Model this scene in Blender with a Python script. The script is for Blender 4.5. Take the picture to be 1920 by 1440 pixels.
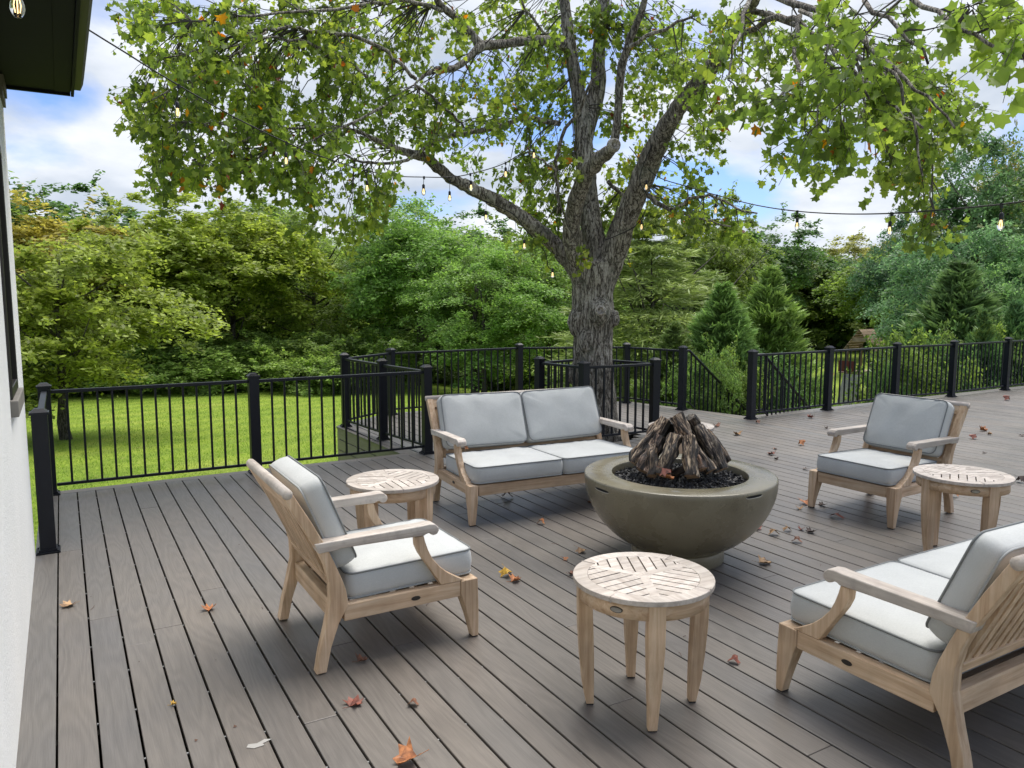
import bpy, math, random
import numpy as np
from mathutils import Vector, Matrix, noise
PI = math.pi; R = math.radians
for o in list(bpy.data.objects): bpy.data.objects.remove(o)
S = bpy.context.scene; COL = S.collection

# ------------------------------------------------------------------ camera, sky, sun, exposure
CAM_H, FPX = 1.74, 1442.0
PITCH = math.atan(163/FPX); YAW = math.atan(848/math.hypot(FPX, 163))
cd = bpy.data.cameras.new('camera'); cd.sensor_width = 36; cd.lens = FPX/1920*36
cd.clip_start = .05; cd.clip_end = 900
cam = bpy.data.objects.new('camera', cd); COL.objects.link(cam)
cam.location = (0, 0, CAM_H); cam.rotation_euler = (PI/2-PITCH, 0, -YAW); S.camera = cam

SUN_EL, SUN_AZ = R(66), R(62)          # azimuth from +Y towards +X
w = bpy.data.worlds.new('World'); S.world = w; w.use_nodes = True
nt = w.node_tree; nt.nodes.clear()
def N(t, **k):
    n = nt.nodes.new(t)
    for a, b in k.items(): setattr(n, a, b)
    return n
L = lambda a, b: nt.links.new(a, b)
out = N('ShaderNodeOutputWorld'); bg = N('ShaderNodeBackground')
sky = N('ShaderNodeTexSky', sky_type='NISHITA', sun_disc=False, sun_elevation=SUN_EL, sun_rotation=SUN_AZ)
sky.air_density = 1.0; sky.dust_density = .6; sky.ozone_density = 1.4
sky_s = N('ShaderNodeMix', data_type='RGBA', blend_type='MULTIPLY'); sky_s.inputs[0].default_value = 1
sky_s.inputs[7].default_value = (.80, .95, 1.35, 1)
L(sky.outputs[0], sky_s.inputs[6])
tc = N('ShaderNodeTexCoord'); sep = N('ShaderNodeSeparateXYZ'); vr = N('ShaderNodeVectorRotate', rotation_type='Z_AXIS'); vr.inputs['Angle'].default_value = R(-7)
L(tc.outputs['Generated'], vr.inputs['Vector']); L(vr.outputs[0], sep.inputs[0])
za = N('ShaderNodeMath', operation='MAXIMUM'); za.inputs[1].default_value = 0; L(sep.outputs[2], za.inputs[0])
zb = N('ShaderNodeMath', operation='ADD'); zb.inputs[1].default_value = .28; L(za.outputs[0], zb.inputs[0])
dx = N('ShaderNodeMath', operation='DIVIDE'); L(sep.outputs[0], dx.inputs[0]); L(zb.outputs[0], dx.inputs[1])
dy = N('ShaderNodeMath', operation='DIVIDE'); L(sep.outputs[1], dy.inputs[0]); L(zb.outputs[0], dy.inputs[1])
cb = N('ShaderNodeCombineXYZ'); L(dx.outputs[0], cb.inputs[0]); L(dy.outputs[0], cb.inputs[1]); cb.inputs[2].default_value = 29.7
n1 = N('ShaderNodeTexNoise'); n1.inputs['Scale'].default_value = 1.5; n1.inputs['Detail'].default_value = 8
n1.inputs['Roughness'].default_value = .5; n1.inputs['Distortion'].default_value = .25; L(cb.outputs[0], n1.inputs['Vector'])
n2 = N('ShaderNodeTexNoise'); n2.inputs['Scale'].default_value = 2.6; n2.inputs['Detail'].default_value = 9
n2.inputs['Roughness'].default_value = .55; L(cb.outputs[0], n2.inputs['Vector'])
mask = N('ShaderNodeMapRange'); mask.inputs[1].default_value = .43; mask.inputs[2].default_value = .55
hz = N('ShaderNodeMapRange'); hz.inputs[1].default_value = .0; hz.inputs[2].default_value = .16; hz.inputs[3].default_value = .16; hz.inputs[4].default_value = 0; L(sep.outputs[2], hz.inputs[0])
ha = N('ShaderNodeMath', operation='ADD'); L(n1.outputs[0], ha.inputs[0]); L(hz.outputs[0], ha.inputs[1]); L(ha.outputs[0], mask.inputs[0])
cc = N('ShaderNodeValToRGB'); L(n2.outputs[0], cc.inputs[0])
cc.color_ramp.elements[0].position = .34; cc.color_ramp.elements[0].color = (4.4, 5.0, 5.9, 1)
cc.color_ramp.elements[1].position = .66; cc.color_ramp.elements[1].color = (7.4, 7.7, 8.2, 1)
cm = N('ShaderNodeMix', data_type='RGBA'); L(mask.outputs[0], cm.inputs[0]); L(sky_s.outputs[2], cm.inputs[6]); L(cc.outputs[0], cm.inputs[7])
L(cm.outputs[2], bg.inputs[0]); bg.inputs[1].default_value = .09; L(bg.outputs[0], out.inputs[0])

sl = bpy.data.lights.new('sun', 'SUN'); sl.energy = 3.3; sl.angle = R(42); sl.color = (1, .95, .87)
sun = bpy.data.objects.new('sun', sl); COL.objects.link(sun)
sd = Vector((math.sin(SUN_AZ)*math.cos(SUN_EL), math.cos(SUN_AZ)*math.cos(SUN_EL), math.sin(SUN_EL)))
sun.rotation_euler = sd.to_track_quat('Z', 'Y').to_euler()
vs = S.view_settings; vs.view_transform = 'Standard'; vs.look = 'None'; vs.gamma = 1; vs.use_curve_mapping = False
vs.exposure = 0.60
S.render.resolution_x = 1024; S.render.resolution_y = 768
try:
    S.cycles.max_bounces = 5; S.cycles.transparent_max_bounces = 4; S.cycles.diffuse_bounces = 3; S.cycles.transmission_bounces = 4; S.cycles.glossy_bounces = 2
except Exception: pass

# ------------------------------------------------------------------ placing helpers
_F = np.array([math.sin(YAW)*math.cos(PITCH), math.cos(YAW)*math.cos(PITCH), -math.sin(PITCH)])
_R = np.array([math.cos(YAW), -math.sin(YAW), 0]); _U = np.cross(_R, _F)
_C = np.array([0, 0, CAM_H])
def ray(px, py): return _F*FPX+_R*(px-960)-_U*(py-720)
def on_z(px, py, z=0.):                    # survey helper: where a sight line meets height z
    d = ray(px, py); p = _C+d*((z-CAM_H)/d[2]); return Vector((p[0], p[1], z))
def at(px, py, dist):                      # survey helper: point at a ground distance
    d = ray(px, py); p = _C+d/np.linalg.norm(d[:2])*dist; return Vector(p)
def smooth(t): t = min(1, max(0, t)); return t*t*(3-2*t)
def ground_z(x, y):
    d = math.hypot(x, y)
    z = -.75-1.15*smooth((d-9)/26)
    z -= 1.35*smooth((x-7-.12*y)/13)
    z -= .5*smooth((d-30)/40)
    return z+.05*math.sin(x*.35+1)*math.sin(y*.27)*smooth((d-9)/8)
def on_ground(px, py, lo=8., hi=120.):
    for _ in range(50):
        m = (lo+hi)/2; p = at(px, py, m)
        if p.z > ground_z(p.x, p.y): lo = m
        else: hi = m
    return p
def foot(px, dist):
    p = at(px, 700, dist); return Vector((p.x, p.y, ground_z(p.x, p.y)))

# ------------------------------------------------------------------ object helpers
def tag(o, label=None, cat=None, group=None, kind=None):
    if label: o['label'] = label
    if cat: o['category'] = cat
    if group: o['group'] = group
    if kind: o['kind'] = kind
    return o
def link(name, me, mat=None, parent=None, loc=None, rot=None):
    o = bpy.data.objects.new(name, me); COL.objects.link(o)
    if parent: o.parent = parent
    if mat and not me.materials: me.materials.append(mat)
    if loc is not None: o.location = loc
    if rot is not None: o.rotation_euler = rot
    return o
def empty(name, loc, rz=0, **k):
    o = bpy.data.objects.new(name, None); COL.objects.link(o); o.location = loc; o.rotation_euler = (0, 0, rz)
    o.empty_display_size = .2
    return tag(o, **k)
def copy_tree(o, parent=None):
    c = o.copy(); COL.objects.link(c); c.parent = parent
    for ch in list(o.children): copy_tree(ch, c)
    return c
def bevel(o, wd=.003, seg=2):
    m = o.modifiers.new('bevel', 'BEVEL'); m.width = wd; m.segments = seg; m.limit_method = 'ANGLE'; m.angle_limit = R(35)
    return o
class MB:
    def __init__(s): s.v = []; s.f = []
    def add(s, v, f):
        b = len(s.v); s.v += [tuple(p) for p in v]; s.f += [tuple(i+b for i in q) for q in f]; return s
    def box(s, x0, x1, y0, y1, z0, z1, M=None):
        v = [(x, y, z) for x in (x0, x1) for y in (y0, y1) for z in (z0, z1)]
        if M is not None: v = [M @ Vector(p) for p in v]
        return s.add(v, [(0, 1, 3, 2), (4, 6, 7, 5), (0, 4, 5, 1), (2, 3, 7, 6), (0, 2, 6, 4), (1, 5, 7, 3)])
    def poly(s, pts, z0, z1):               # plan outline (counter-clockwise) extruded in z
        n = len(pts)
        v = [(x, y, z0) for x, y in pts]+[(x, y, z1) for x, y in pts]
        f = [tuple(range(n-1, -1, -1)), tuple(range(n, 2*n))]+[(i, (i+1) % n, n+(i+1) % n, n+i) for i in range(n)]
        return s.add(v, f)
    def prism(s, prof, y0, y1):             # (x,z) profile extruded in y; y0,y1 numbers or functions of z
        g = lambda a, z: a(z) if callable(a) else a
        n = len(prof)
        v = [(x, g(y0, z), z) for x, z in prof]+[(x, g(y1, z), z) for x, z in prof]
        f = [tuple(range(n)), tuple(range(2*n-1, n-1, -1))]+[(i, n+i, n+(i+1) % n, (i+1) % n) for i in range(n)]
        return s.add(v, f)
    def tube(s, pts, rad, n=8, cap=True):
        pts = [Vector(p) for p in pts]; k = len(pts)
        if not hasattr(rad, '__len__'): rad = [rad]*k
        b = len(s.v); ref = None
        for i, p in enumerate(pts):
            t = (pts[min(i+1, k-1)]-pts[max(i-1, 0)]).normalized()
            if ref is None: ref = t.orthogonal().normalized()
            ref = (ref-t*ref.dot(t)).normalized(); bi = t.cross(ref)
            for j in range(n):
                a = 2*PI*j/n; s.v.append(tuple(p+(ref*math.cos(a)+bi*math.sin(a))*rad[i]))
        for i in range(k-1):
            for j in range(n):
                j2 = (j+1) % n; s.f.append((b+i*n+j, b+i*n+j2, b+(i+1)*n+j2, b+(i+1)*n+j))
        if cap:
            s.f.append(tuple(b+j for j in range(n-1, -1, -1))); s.f.append(tuple(b+(k-1)*n+j for j in range(n)))
        return s
    def lathe(s, prof, n=48, c=(0, 0)):
        b = len(s.v); k = len(prof)
        for r, z in prof:
            for j in range(n):
                a = 2*PI*j/n; s.v.append((c[0]+r*math.cos(a), c[1]+r*math.sin(a), z))
        for i in range(k-1):
            for j in range(n):
                j2 = (j+1) % n; s.f.append((b+i*n+j, b+i*n+j2, b+(i+1)*n+j2, b+(i+1)*n+j))
        s.f.append(tuple(b+j for j in range(n-1, -1, -1))); s.f.append(tuple(b+(k-1)*n+j for j in range(n)))
        return s
    def mesh(s, name, smooth_=False):
        me = bpy.data.meshes.new(name); me.from_pydata(s.v, [], s.f); me.update()
        if smooth_: me.polygons.foreach_set('use_smooth', [True]*len(me.polygons))
        return me
    def build(s, name, mat, parent=None, smooth_=False, loc=None, rot=None):
        return link(name, s.mesh(name, smooth_), mat, parent, loc, rot)
def np_mesh(name, V, nper, smooth_=False):  # V: (faces*nper,3) loose polygons
    nf = len(V)//nper
    me = bpy.data.meshes.new(name); me.vertices.add(len(V)); me.vertices.foreach_set('co', V.astype(np.float32).ravel())
    me.loops.add(len(V)); me.loops.foreach_set('vertex_index', np.arange(len(V), dtype=np.int32))
    me.polygons.add(nf); me.polygons.foreach_set('loop_start', np.arange(0, len(V), nper, dtype=np.int32))
    me.update(calc_edges=True)
    if smooth_: me.polygons.foreach_set('use_smooth', [True]*nf)
    return me

# ------------------------------------------------------------------ materials
def mat(name):
    m = bpy.data.materials.new(name); m.use_nodes = True; t = m.node_tree; b = t.nodes['Principled BSDF']; return m, t, b
def nd(t, k, **kw):
    n = t.nodes.new(k)
    for a, b in kw.items():
        if a.startswith('i_'): n.inputs[a[2:].replace('_', ' ')].default_value = b
        else: setattr(n, a, b)
    return n
def ramp(t, src, stops):
    r = t.nodes.new('ShaderNodeValToRGB'); t.links.new(src, r.inputs[0]); e = r.color_ramp.elements
    while len(e) < len(stops): e.new(.5)
    for q, (p, c) in zip(e, stops): q.position = p; q.color = (*c, 1) if len(c) == 3 else c
    return r
def mapping(t, scale, coord='Object', rot=(0, 0, 0)):
    c = t.nodes.new('ShaderNodeTexCoord'); m = t.nodes.new('ShaderNodeMapping')
    m.inputs['Scale'].default_value = scale; m.inputs['Rotation'].default_value = rot
    t.links.new(c.outputs[coord], m.inputs[0]); return m
def mixc(t, a, b, f, mode='MIX'):
    m = t.nodes.new('ShaderNodeMix'); m.data_type = 'RGBA'; m.blend_type = mode
    for s, i in ((f, 0), (a, 6), (b, 7)):
        if hasattr(s, 'is_output') or hasattr(s, 'links'): t.links.new(s, m.inputs[i])
        else: m.inputs[i].default_value = s if i == 0 else (*s, 1)
    return m.outputs[2]
def bump(t, b, h, strength=.3, dist=.01):
    n = t.nodes.new('ShaderNodeBump'); n.inputs['Strength'].default_value = strength; n.inputs['Distance'].default_value = dist
    t.links.new(h, n.inputs['Height']); t.links.new(n.outputs[0], b.inputs['Normal']); return n
def math_(t, op, a, b=None):
    m = t.nodes.new('ShaderNodeMath'); m.operation = op
    for s, i in ((a, 0), (b, 1)):
        if s is None: continue
        if hasattr(s, 'links'): t.links.new(s, m.inputs[i])
        else: m.inputs[i].default_value = s
    return m.outputs[0]

def wood(name, axis, c0, c1, c2, rough=.62, fine=1.0, blotch=None):
    m, t, b = mat(name)
    sc = [38, 38, 38]; sc[axis] = 2.2; mp = mapping(t, sc)
    oi = nd(t, 'ShaderNodeObjectInfo'); cx = nd(t, 'ShaderNodeCombineXYZ')
    for i in range(3): t.links.new(oi.outputs['Random'], cx.inputs[i])
    sc2 = nd(t, 'ShaderNodeVectorMath', operation='SCALE'); sc2.inputs['Scale'].default_value = 37; t.links.new(cx.outputs[0], sc2.inputs[0])
    ad = nd(t, 'ShaderNodeVectorMath', operation='ADD'); t.links.new(mp.outputs[0], ad.inputs[0]); t.links.new(sc2.outputs[0], ad.inputs[1])
    g = nd(t, 'ShaderNodeTexNoise', i_Scale=1.0, i_Detail=6, i_Roughness=.6, i_Distortion=.6); t.links.new(ad.outputs[0], g.inputs['Vector'])
    g2 = nd(t, 'ShaderNodeTexNoise', i_Scale=5, i_Detail=4, i_Roughness=.6); t.links.new(ad.outputs[0], g2.inputs['Vector'])
    r = ramp(t, g.outputs[0], [(.3, c0), (.5, c1), (.72, c2)])
    mp2 = mapping(t, (5, 5, 5)); bl = nd(t, 'ShaderNodeTexNoise', i_Scale=1.2, i_Detail=4); t.links.new(mp2.outputs[0], bl.inputs['Vector'])
    rb = ramp(t, bl.outputs[0], [(.3, (.82, .82, .81)), (.7, (1.12, 1.11, 1.1))])
    c = mixc(t, r.outputs[0], rb.outputs[0], 1.0, 'MULTIPLY')
    ro = ramp(t, oi.outputs['Random'], [(0, (.84, .83, .82)), (1, (1.12, 1.12, 1.13))])
    c = mixc(t, c, ro.outputs[0], 1.0, 'MULTIPLY')
    if blotch:
        b2 = nd(t, 'ShaderNodeTexNoise', i_Scale=3.2, i_Detail=7, i_Roughness=.7); t.links.new(mp2.outputs[0], b2.inputs['Vector'])
        k = ramp(t, b2.outputs[0], [(.5, (0, 0, 0)), (.66, (1, 1, 1))]); f = math_(t, 'MULTIPLY', k.outputs[0], .65)
        c = mixc(t, c, blotch, f)
    t.links.new(c, b.inputs['Base Color']); b.inputs['Roughness'].default_value = rough
    h = math_(t, 'ADD', g.outputs[0], math_(t, 'MULTIPLY', g2.outputs[0], .4))
    bump(t, b, h, .28*fine, .004); return m
TEAK = [wood('teak_%s' % 'xyz'[i], i, (.41, .265, .155), (.56, .40, .26), (.68, .53, .375)) for i in range(3)]
TEAKW = [wood('teak_weathered_%s' % 'xyz'[i], i, (.38, .325, .275), (.51, .455, .40), (.63, .58, .52), .6, 1.2, (.34, .29, .26)) for i in range(3)]

def fabric():
    m, t, b = mat('cushion_fabric'); mp = mapping(t, (1, 1, 1))
    a = nd(t, 'ShaderNodeTexNoise', i_Scale=1.0, i_Detail=3); m1 = mapping(t, (45, 420, 420)); t.links.new(m1.outputs[0], a.inputs['Vector'])
    c = nd(t, 'ShaderNodeTexNoise', i_Scale=1.0, i_Detail=3); m2 = mapping(t, (420, 60, 420)); t.links.new(m2.outputs[0], c.inputs['Vector'])
    s = math_(t, 'ADD', math_(t, 'MULTIPLY', a.outputs[0], .25), math_(t, 'MULTIPLY', c.outputs[0], .75))
    r = ramp(t, s, [(.32, (.45, .46, .445)), (.52, (.495, .505, .488)), (.70, (.54, .55, .532))])
    big = nd(t, 'ShaderNodeTexNoise', i_Scale=5, i_Detail=3); t.links.new(mp.outputs[0], big.inputs['Vector'])
    rb = ramp(t, big.outputs[0], [(.3, (.93, .93, .93)), (.7, (1.04, 1.04, 1.04))])
    t.links.new(mixc(t, r.outputs[0], rb.outputs[0], 1., 'MULTIPLY'), b.inputs['Base Color'])
    b.inputs['Roughness'].default_value = .9; b.inputs['Sheen Weight'].default_value = .25
    wr = nd(t, 'ShaderNodeTexNoise', i_Scale=11, i_Detail=2, i_Distortion=.5); t.links.new(mp.outputs[0], wr.inputs['Vector'])
    h = math_(t, 'ADD', math_(t, 'MULTIPLY', s, .06), wr.outputs[0]); bump(t, b, h, .16, .012); return m
FAB = fabric()
def plain(name, c, rough=.5, metal=0., nscale=0, nstr=.2, spec=None, cvar=0.):
    m, t, b = mat(name); b.inputs['Base Color'].default_value = (*c, 1); b.inputs['Roughness'].default_value = rough
    b.inputs['Metallic'].default_value = metal
    if spec is not None: b.inputs['Specular IOR Level'].default_value = spec
    if nscale:
        mp = mapping(t, (1, 1, 1)); n = nd(t, 'ShaderNodeTexNoise', i_Scale=nscale, i_Detail=6, i_Roughness=.6); t.links.new(mp.outputs[0], n.inputs['Vector'])
        bump(t, b, n.outputs[0], nstr, .006)
        if cvar:
            n2 = nd(t, 'ShaderNodeTexNoise', i_Scale=nscale*.15, i_Detail=7, i_Roughness=.65); t.links.new(mp.outputs[0], n2.inputs['Vector'])
            r = ramp(t, n2.outputs[0], [(.3, tuple(x*(1-cvar) for x in c)), (.7, tuple(min(1, x*(1+cvar)) for x in c))])
            t.links.new(r.outputs[0], b.inputs['Base Color'])
    return m
PIPING = plain('cushion_piping', (.19, .20, .20), .85)
PIPING_L = plain('cushion_piping_light', (.33, .345, .34), .85)
METAL = plain('black_railing_metal', (.006, .0075, .012), .42, 0, 90, .03, .32)
PLAQUE = plain('plaque_metal', (.30, .29, .26), .35, .8); PLAQUE_D = plain('plaque_rim', (.05, .045, .04), .4, .5)
RUBBER = plain('rubber_foot', (.02, .02, .02), .8)

def deck_mat(name, axis=1, tint=(1, 1, 1)):
    m, t, b = mat(name)
    oi = nd(t, 'ShaderNodeObjectInfo'); cx = nd(t, 'ShaderNodeCombineXYZ')
    for i in range(3): t.links.new(oi.outputs['Random'], cx.inputs[i])
    off = nd(t, 'ShaderNodeVectorMath', operation='SCALE'); off.inputs['Scale'].default_value = 61; t.links.new(cx.outputs[0], off.inputs[0])
    def coord(sc):
        mp = mapping(t, sc); ad = nd(t, 'ShaderNodeVectorMath', operation='ADD'); t.links.new(mp.outputs[0], ad.inputs[0]); t.links.new(off.outputs[0], ad.inputs[1]); return ad.outputs[0]
    s1 = [9, 9, 9]; s1[axis] = 1.15
    lo = nd(t, 'ShaderNodeTexNoise', i_Scale=1.0, i_Detail=1.5, i_Roughness=.4); t.links.new(coord(s1), lo.inputs['Vector'])
    rings = math_(t, 'SINE', math_(t, 'MULTIPLY', lo.outputs[0], 62))        # cathedral grain contours
    s2 = [170, 170, 170]; s2[axis] = 7
    fi = nd(t, 'ShaderNodeTexNoise', i_Scale=1.0, i_Detail=4, i_Roughness=.6); t.links.new(coord(s2), fi.outputs and fi.inputs['Vector'])
    base = ramp(t, oi.outputs['Random'], [(0, (.122, .113, .105)), (.25, (.146, .130, .114)), (.5, (.131, .120, .109)), (.75, (.154, .134, .115)), (1, (.125, .119, .112))])
    k = math_(t, 'ADD', math_(t, 'MULTIPLY', rings, .07), math_(t, 'MULTIPLY', math_(t, 'SUBTRACT', fi.outputs[0], .5), .5))
    k2 = math_(t, 'ADD', k, 1.0)
    comb = nd(t, 'ShaderNodeCombineXYZ')
    for i in range(3): t.links.new(k2, comb.inputs[i])
    c = mixc(t, base.outputs[0], comb.outputs[0], 1., 'MULTIPLY')
    geo = nd(t, 'ShaderNodeNewGeometry'); wn = nd(t, 'ShaderNodeTexNoise', i_Scale=1.3, i_Detail=5, i_Roughness=.6); t.links.new(geo.outputs['Position'], wn.inputs['Vector'])
    wr = ramp(t, wn.outputs[0], [(.3, (.90, .91, .93)), (.7, (1.08, 1.07, 1.05))]); c = mixc(t, c, wr.outputs[0], 1., 'MULTIPLY')
    sp = nd(t, 'ShaderNodeTexNoise', i_Scale=6, i_Detail=8, i_Roughness=.75); t.links.new(geo.outputs['Position'], sp.inputs['Vector'])
    sr = ramp(t, sp.outputs[0], [(.66, (0, 0, 0)), (.74, (.5, .5, .5))]); c = mixc(t, c, (.20, .19, .175), sr.outputs[0])
    c = mixc(t, c, tint, 1., 'MULTIPLY')
    t.links.new(c, b.inputs['Base Color'])
    rr = ramp(t, wn.outputs[0], [(.3, (.34, .34, .34)), (.7, (.50, .50, .50))]); t.links.new(rr.outputs[0], b.inputs['Roughness'])
    b.inputs['Specular IOR Level'].default_value = .5
    h = math_(t, 'ADD', fi.outputs[0], math_(t, 'MULTIPLY', rings, .12)); bump(t, b, h, .3, .003); return m
DECK = deck_mat('composite_decking'); DECKX = deck_mat('composite_decking_cross', 0, (.88, .88, .88)); FASCIA = deck_mat('composite_fascia', 0, (1.35, 1.28, 1.35))

def lawn_mat():
    m, t, b = mat('lawn'); g = nd(t, 'ShaderNodeNewGeometry')
    def nz(s, d=5, r=.6, v=None):
        n = nd(t, 'ShaderNodeTexNoise', i_Scale=s, i_Detail=d, i_Roughness=r); t.links.new(v or g.outputs['Position'], n.inputs['Vector']); return n.outputs[0]
    mp = nd(t, 'ShaderNodeMapping'); t.links.new(g.outputs['Position'], mp.inputs[0]); mp.inputs['Rotation'].default_value = (0, 0, R(58)); mp.inputs['Scale'].default_value = (1, 1, 1)
    wv = nd(t, 'ShaderNodeTexWave', i_Scale=.28, i_Distortion=1.0, i_Detail=2); wv.inputs['Detail Scale'].default_value = 1.5; t.links.new(mp.outputs[0], wv.inputs['Vector'])
    c = ramp(t, nz(.45), [(.3, (.19, .29, .035)), (.55, (.25, .35, .045)), (.75, (.31, .39, .07))]).outputs[0]
    c = mixc(t, c, ramp(t, wv.outputs[0], [(.3, (.90, .92, .9)), (.7, (1.08, 1.06, 1.0))]).outputs[0], 1., 'MULTIPLY')
    c = mixc(t, c, ramp(t, nz(14, 6, .75), [(.3, (.62, .66, .6)), (.7, (1.35, 1.28, 1.3))]).outputs[0], 1., 'MULTIPLY')
    c = mixc(t, c, ramp(t, nz(60, 3, .7), [(.3, (.7, .72, .7)), (.7, (1.25, 1.22, 1.2))]).outputs[0], 1., 'MULTIPLY')
    dry = ramp(t, nz(2.4, 7, .7), [(.6, (0, 0, 0)), (.72, (.55, .55, .55))]); c = mixc(t, c, (.30, .25, .09), dry.outputs[0])
    t.links.new(c, b.inputs['Base Color']); b.inputs['Roughness'].default_value = .8; b.inputs['Specular IOR Level'].default_value = .15
    bump(t, b, nz(26, 5, .7), .9, .05); return m
LAWN = lawn_mat()

def foliage(name, trans=.38, yellow=(.26, .29, .035), ymin=.62, ymax=.86, obj_col=True, base=(.08, .14, .02), gloss=.25, spread=(.5, 1.5), autumn=0):
    m, t, b = mat(name); g = nd(t, 'ShaderNodeNewGeometry'); oi = nd(t, 'ShaderNodeObjectInfo')
    rnd = g.outputs['Random Per Island']
    c0 = oi.outputs['Color'] if obj_col else base
    tc_ = nd(t, 'ShaderNodeTexCoord')
    n = nd(t, 'ShaderNodeTexNoise', i_Scale=.45, i_Detail=4, i_Roughness=.6); t.links.new(g.outputs['Position'], n.inputs['Vector'])
    v = ramp(t, rnd, [(0, (spread[0],)*3), (1, (spread[1],)*3)])
    c = mixc(t, c0, v.outputs[0], 1., 'MULTIPLY')
    cn = nd(t, 'ShaderNodeTexNoise', i_Scale=1.5, i_Detail=2); t.links.new(g.outputs['Position'], cn.inputs['Vector'])
    c = mixc(t, c, ramp(t, cn.outputs[0], [(.32, (.78, .80, .84)), (.68, (1.22, 1.20, 1.08))]).outputs[0], 1., 'MULTIPLY')
    s = math_(t, 'ADD', math_(t, 'MULTIPLY', rnd, .25), math_(t, 'MULTIPLY', n.outputs[0], .8))
    y = ramp(t, s, [(ymin, (0, 0, 0)), (ymax, (.85, .85, .85))]); c = mixc(t, c, yellow, y.outputs[0])
    if autumn:
        wn = nd(t, 'ShaderNodeTexWhiteNoise', noise_dimensions='1D'); t.links.new(rnd, wn.inputs['W'])
        a = ramp(t, wn.outputs['Value'], [(1-autumn, (0, 0, 0)), (1-autumn+.001, (1, 1, 1))]); a.color_ramp.interpolation = 'CONSTANT'
        wc = ramp(t, wn.outputs['Value'], [(1-autumn, (.55, .36, .02)), (1-autumn*.55, (.50, .17, .02)), (1-autumn*.2, (.16, .035, .015))])
        c = mixc(t, c, wc.outputs[0], a.outputs[0])
    t.links.new(c, b.inputs['Base Color']); b.inputs['Roughness'].default_value = .5; b.inputs['Specular IOR Level'].default_value = gloss
    tr = nd(t, 'ShaderNodeBsdfTranslucent'); hs = nd(t, 'ShaderNodeHueSaturation'); hs.inputs['Saturation'].default_value = 1.05; hs.inputs['Value'].default_value = 1.9; hs.inputs['Hue'].default_value = .502
    t.links.new(c, hs.inputs['Color']); t.links.new(hs.outputs[0], tr.inputs[0])
    mx = nd(t, 'ShaderNodeMixShader'); mx.inputs[0].default_value = trans
    t.links.new(b.outputs[0], mx.inputs[1]); t.links.new(tr.outputs[0], mx.inputs[2])
    t.links.new(mx.outputs[0], t.nodes['Material Output'].inputs[0]); return m
FOL = foliage('foliage'); FOLC = foliage('conifer_foliage', .2, (.20, .24, .04), .6, .8, gloss=.2, spread=(.6, 1.4))
TULIP = foliage('tulip_leaves', .48, (.40, .42, .05), .50, .80, False, (.155, .225, .040), .35, (.55, 1.55), .018)

def bark(name, c0, c1, c2, vs=(9, 9, 2.6), strength=1., dist=.03, lichen=None):
    m, t, b = mat(name); mp = mapping(t, tuple(v*2.6 if i < 2 else v*1.7 for i, v in enumerate(vs)))
    dn = nd(t, 'ShaderNodeTexNoise', i_Scale=.5, i_Detail=3); t.links.new(mp.outputs[0], dn.inputs['Vector'])
    mv = nd(t, 'ShaderNodeVectorMath', operation='MULTIPLY_ADD'); t.links.new(dn.outputs['Color'], mv.inputs[0]); mv.inputs[1].default_value = (2.2, 2.2, 2.2); t.links.new(mp.outputs[0], mv.inputs[2])
    rg_ = nd(t, 'ShaderNodeTexNoise', i_Scale=1.0, i_Detail=5, i_Roughness=.55); t.links.new(mv.outputs[0], rg_.inputs['Vector'])
    fold = math_(t, 'ABSOLUTE', math_(t, 'SUBTRACT', rg_.outputs[0], .5))          # ridged furrows
    e = ramp(t, fold, [(0, (0, 0, 0)), (.075, (1, 1, 1))])
    mp3 = mapping(t, (26, 26, 14)); no = nd(t, 'ShaderNodeTexNoise', i_Scale=2.2, i_Detail=8, i_Roughness=.7); t.links.new(mp3.outputs[0], no.inputs['Vector'])
    k = math_(t, 'MULTIPLY', math_(t, 'ADD', math_(t, 'MULTIPLY', e.outputs[0], .62), .38), no.outputs[0])
    r = ramp(t, k, [(.20, c0), (.40, c1), (.62, c2)]); c = r.outputs[0]
    if lichen:
        mp2 = mapping(t, (2.2, 2.2, 2.2)); ln = nd(t, 'ShaderNodeTexNoise', i_Scale=2, i_Detail=8, i_Roughness=.7); t.links.new(mp2.outputs[0], ln.inputs['Vector'])
        f = ramp(t, ln.outputs[0], [(.54, (0, 0, 0)), (.66, (.6, .6, .6))]); c = mixc(t, c, lichen, f.outputs[0])
        g2 = nd(t, 'ShaderNodeTexNoise', i_Scale=.9, i_Detail=5); t.links.new(mp2.outputs[0], g2.inputs['Vector'])
        c = mixc(t, c, ramp(t, g2.outputs[0], [(.35, (.62, .60, .58)), (.65, (1.15, 1.14, 1.12))]).outputs[0], 1., 'MULTIPLY')
    t.links.new(c, b.inputs['Base Color']); b.inputs['Roughness'].default_value = .85; b.inputs['Specular IOR Level'].default_value = .25
    bump(t, b, k, strength, dist); return m
BARK = bark('tulip_tree_bark', (.05, .042, .033), (.29, .262, .22), (.56, .525, .46), lichen=(.20, .215, .17))
TWIG = plain('twig_bark', (.06, .052, .042), .85, 0, 60, .3)
TRUNKM = bark('wood_trunk_bark', (.03, .026, .02), (.10, .088, .07), (.18, .165, .14), (5, 5, 1.5), .8, .04)

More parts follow.
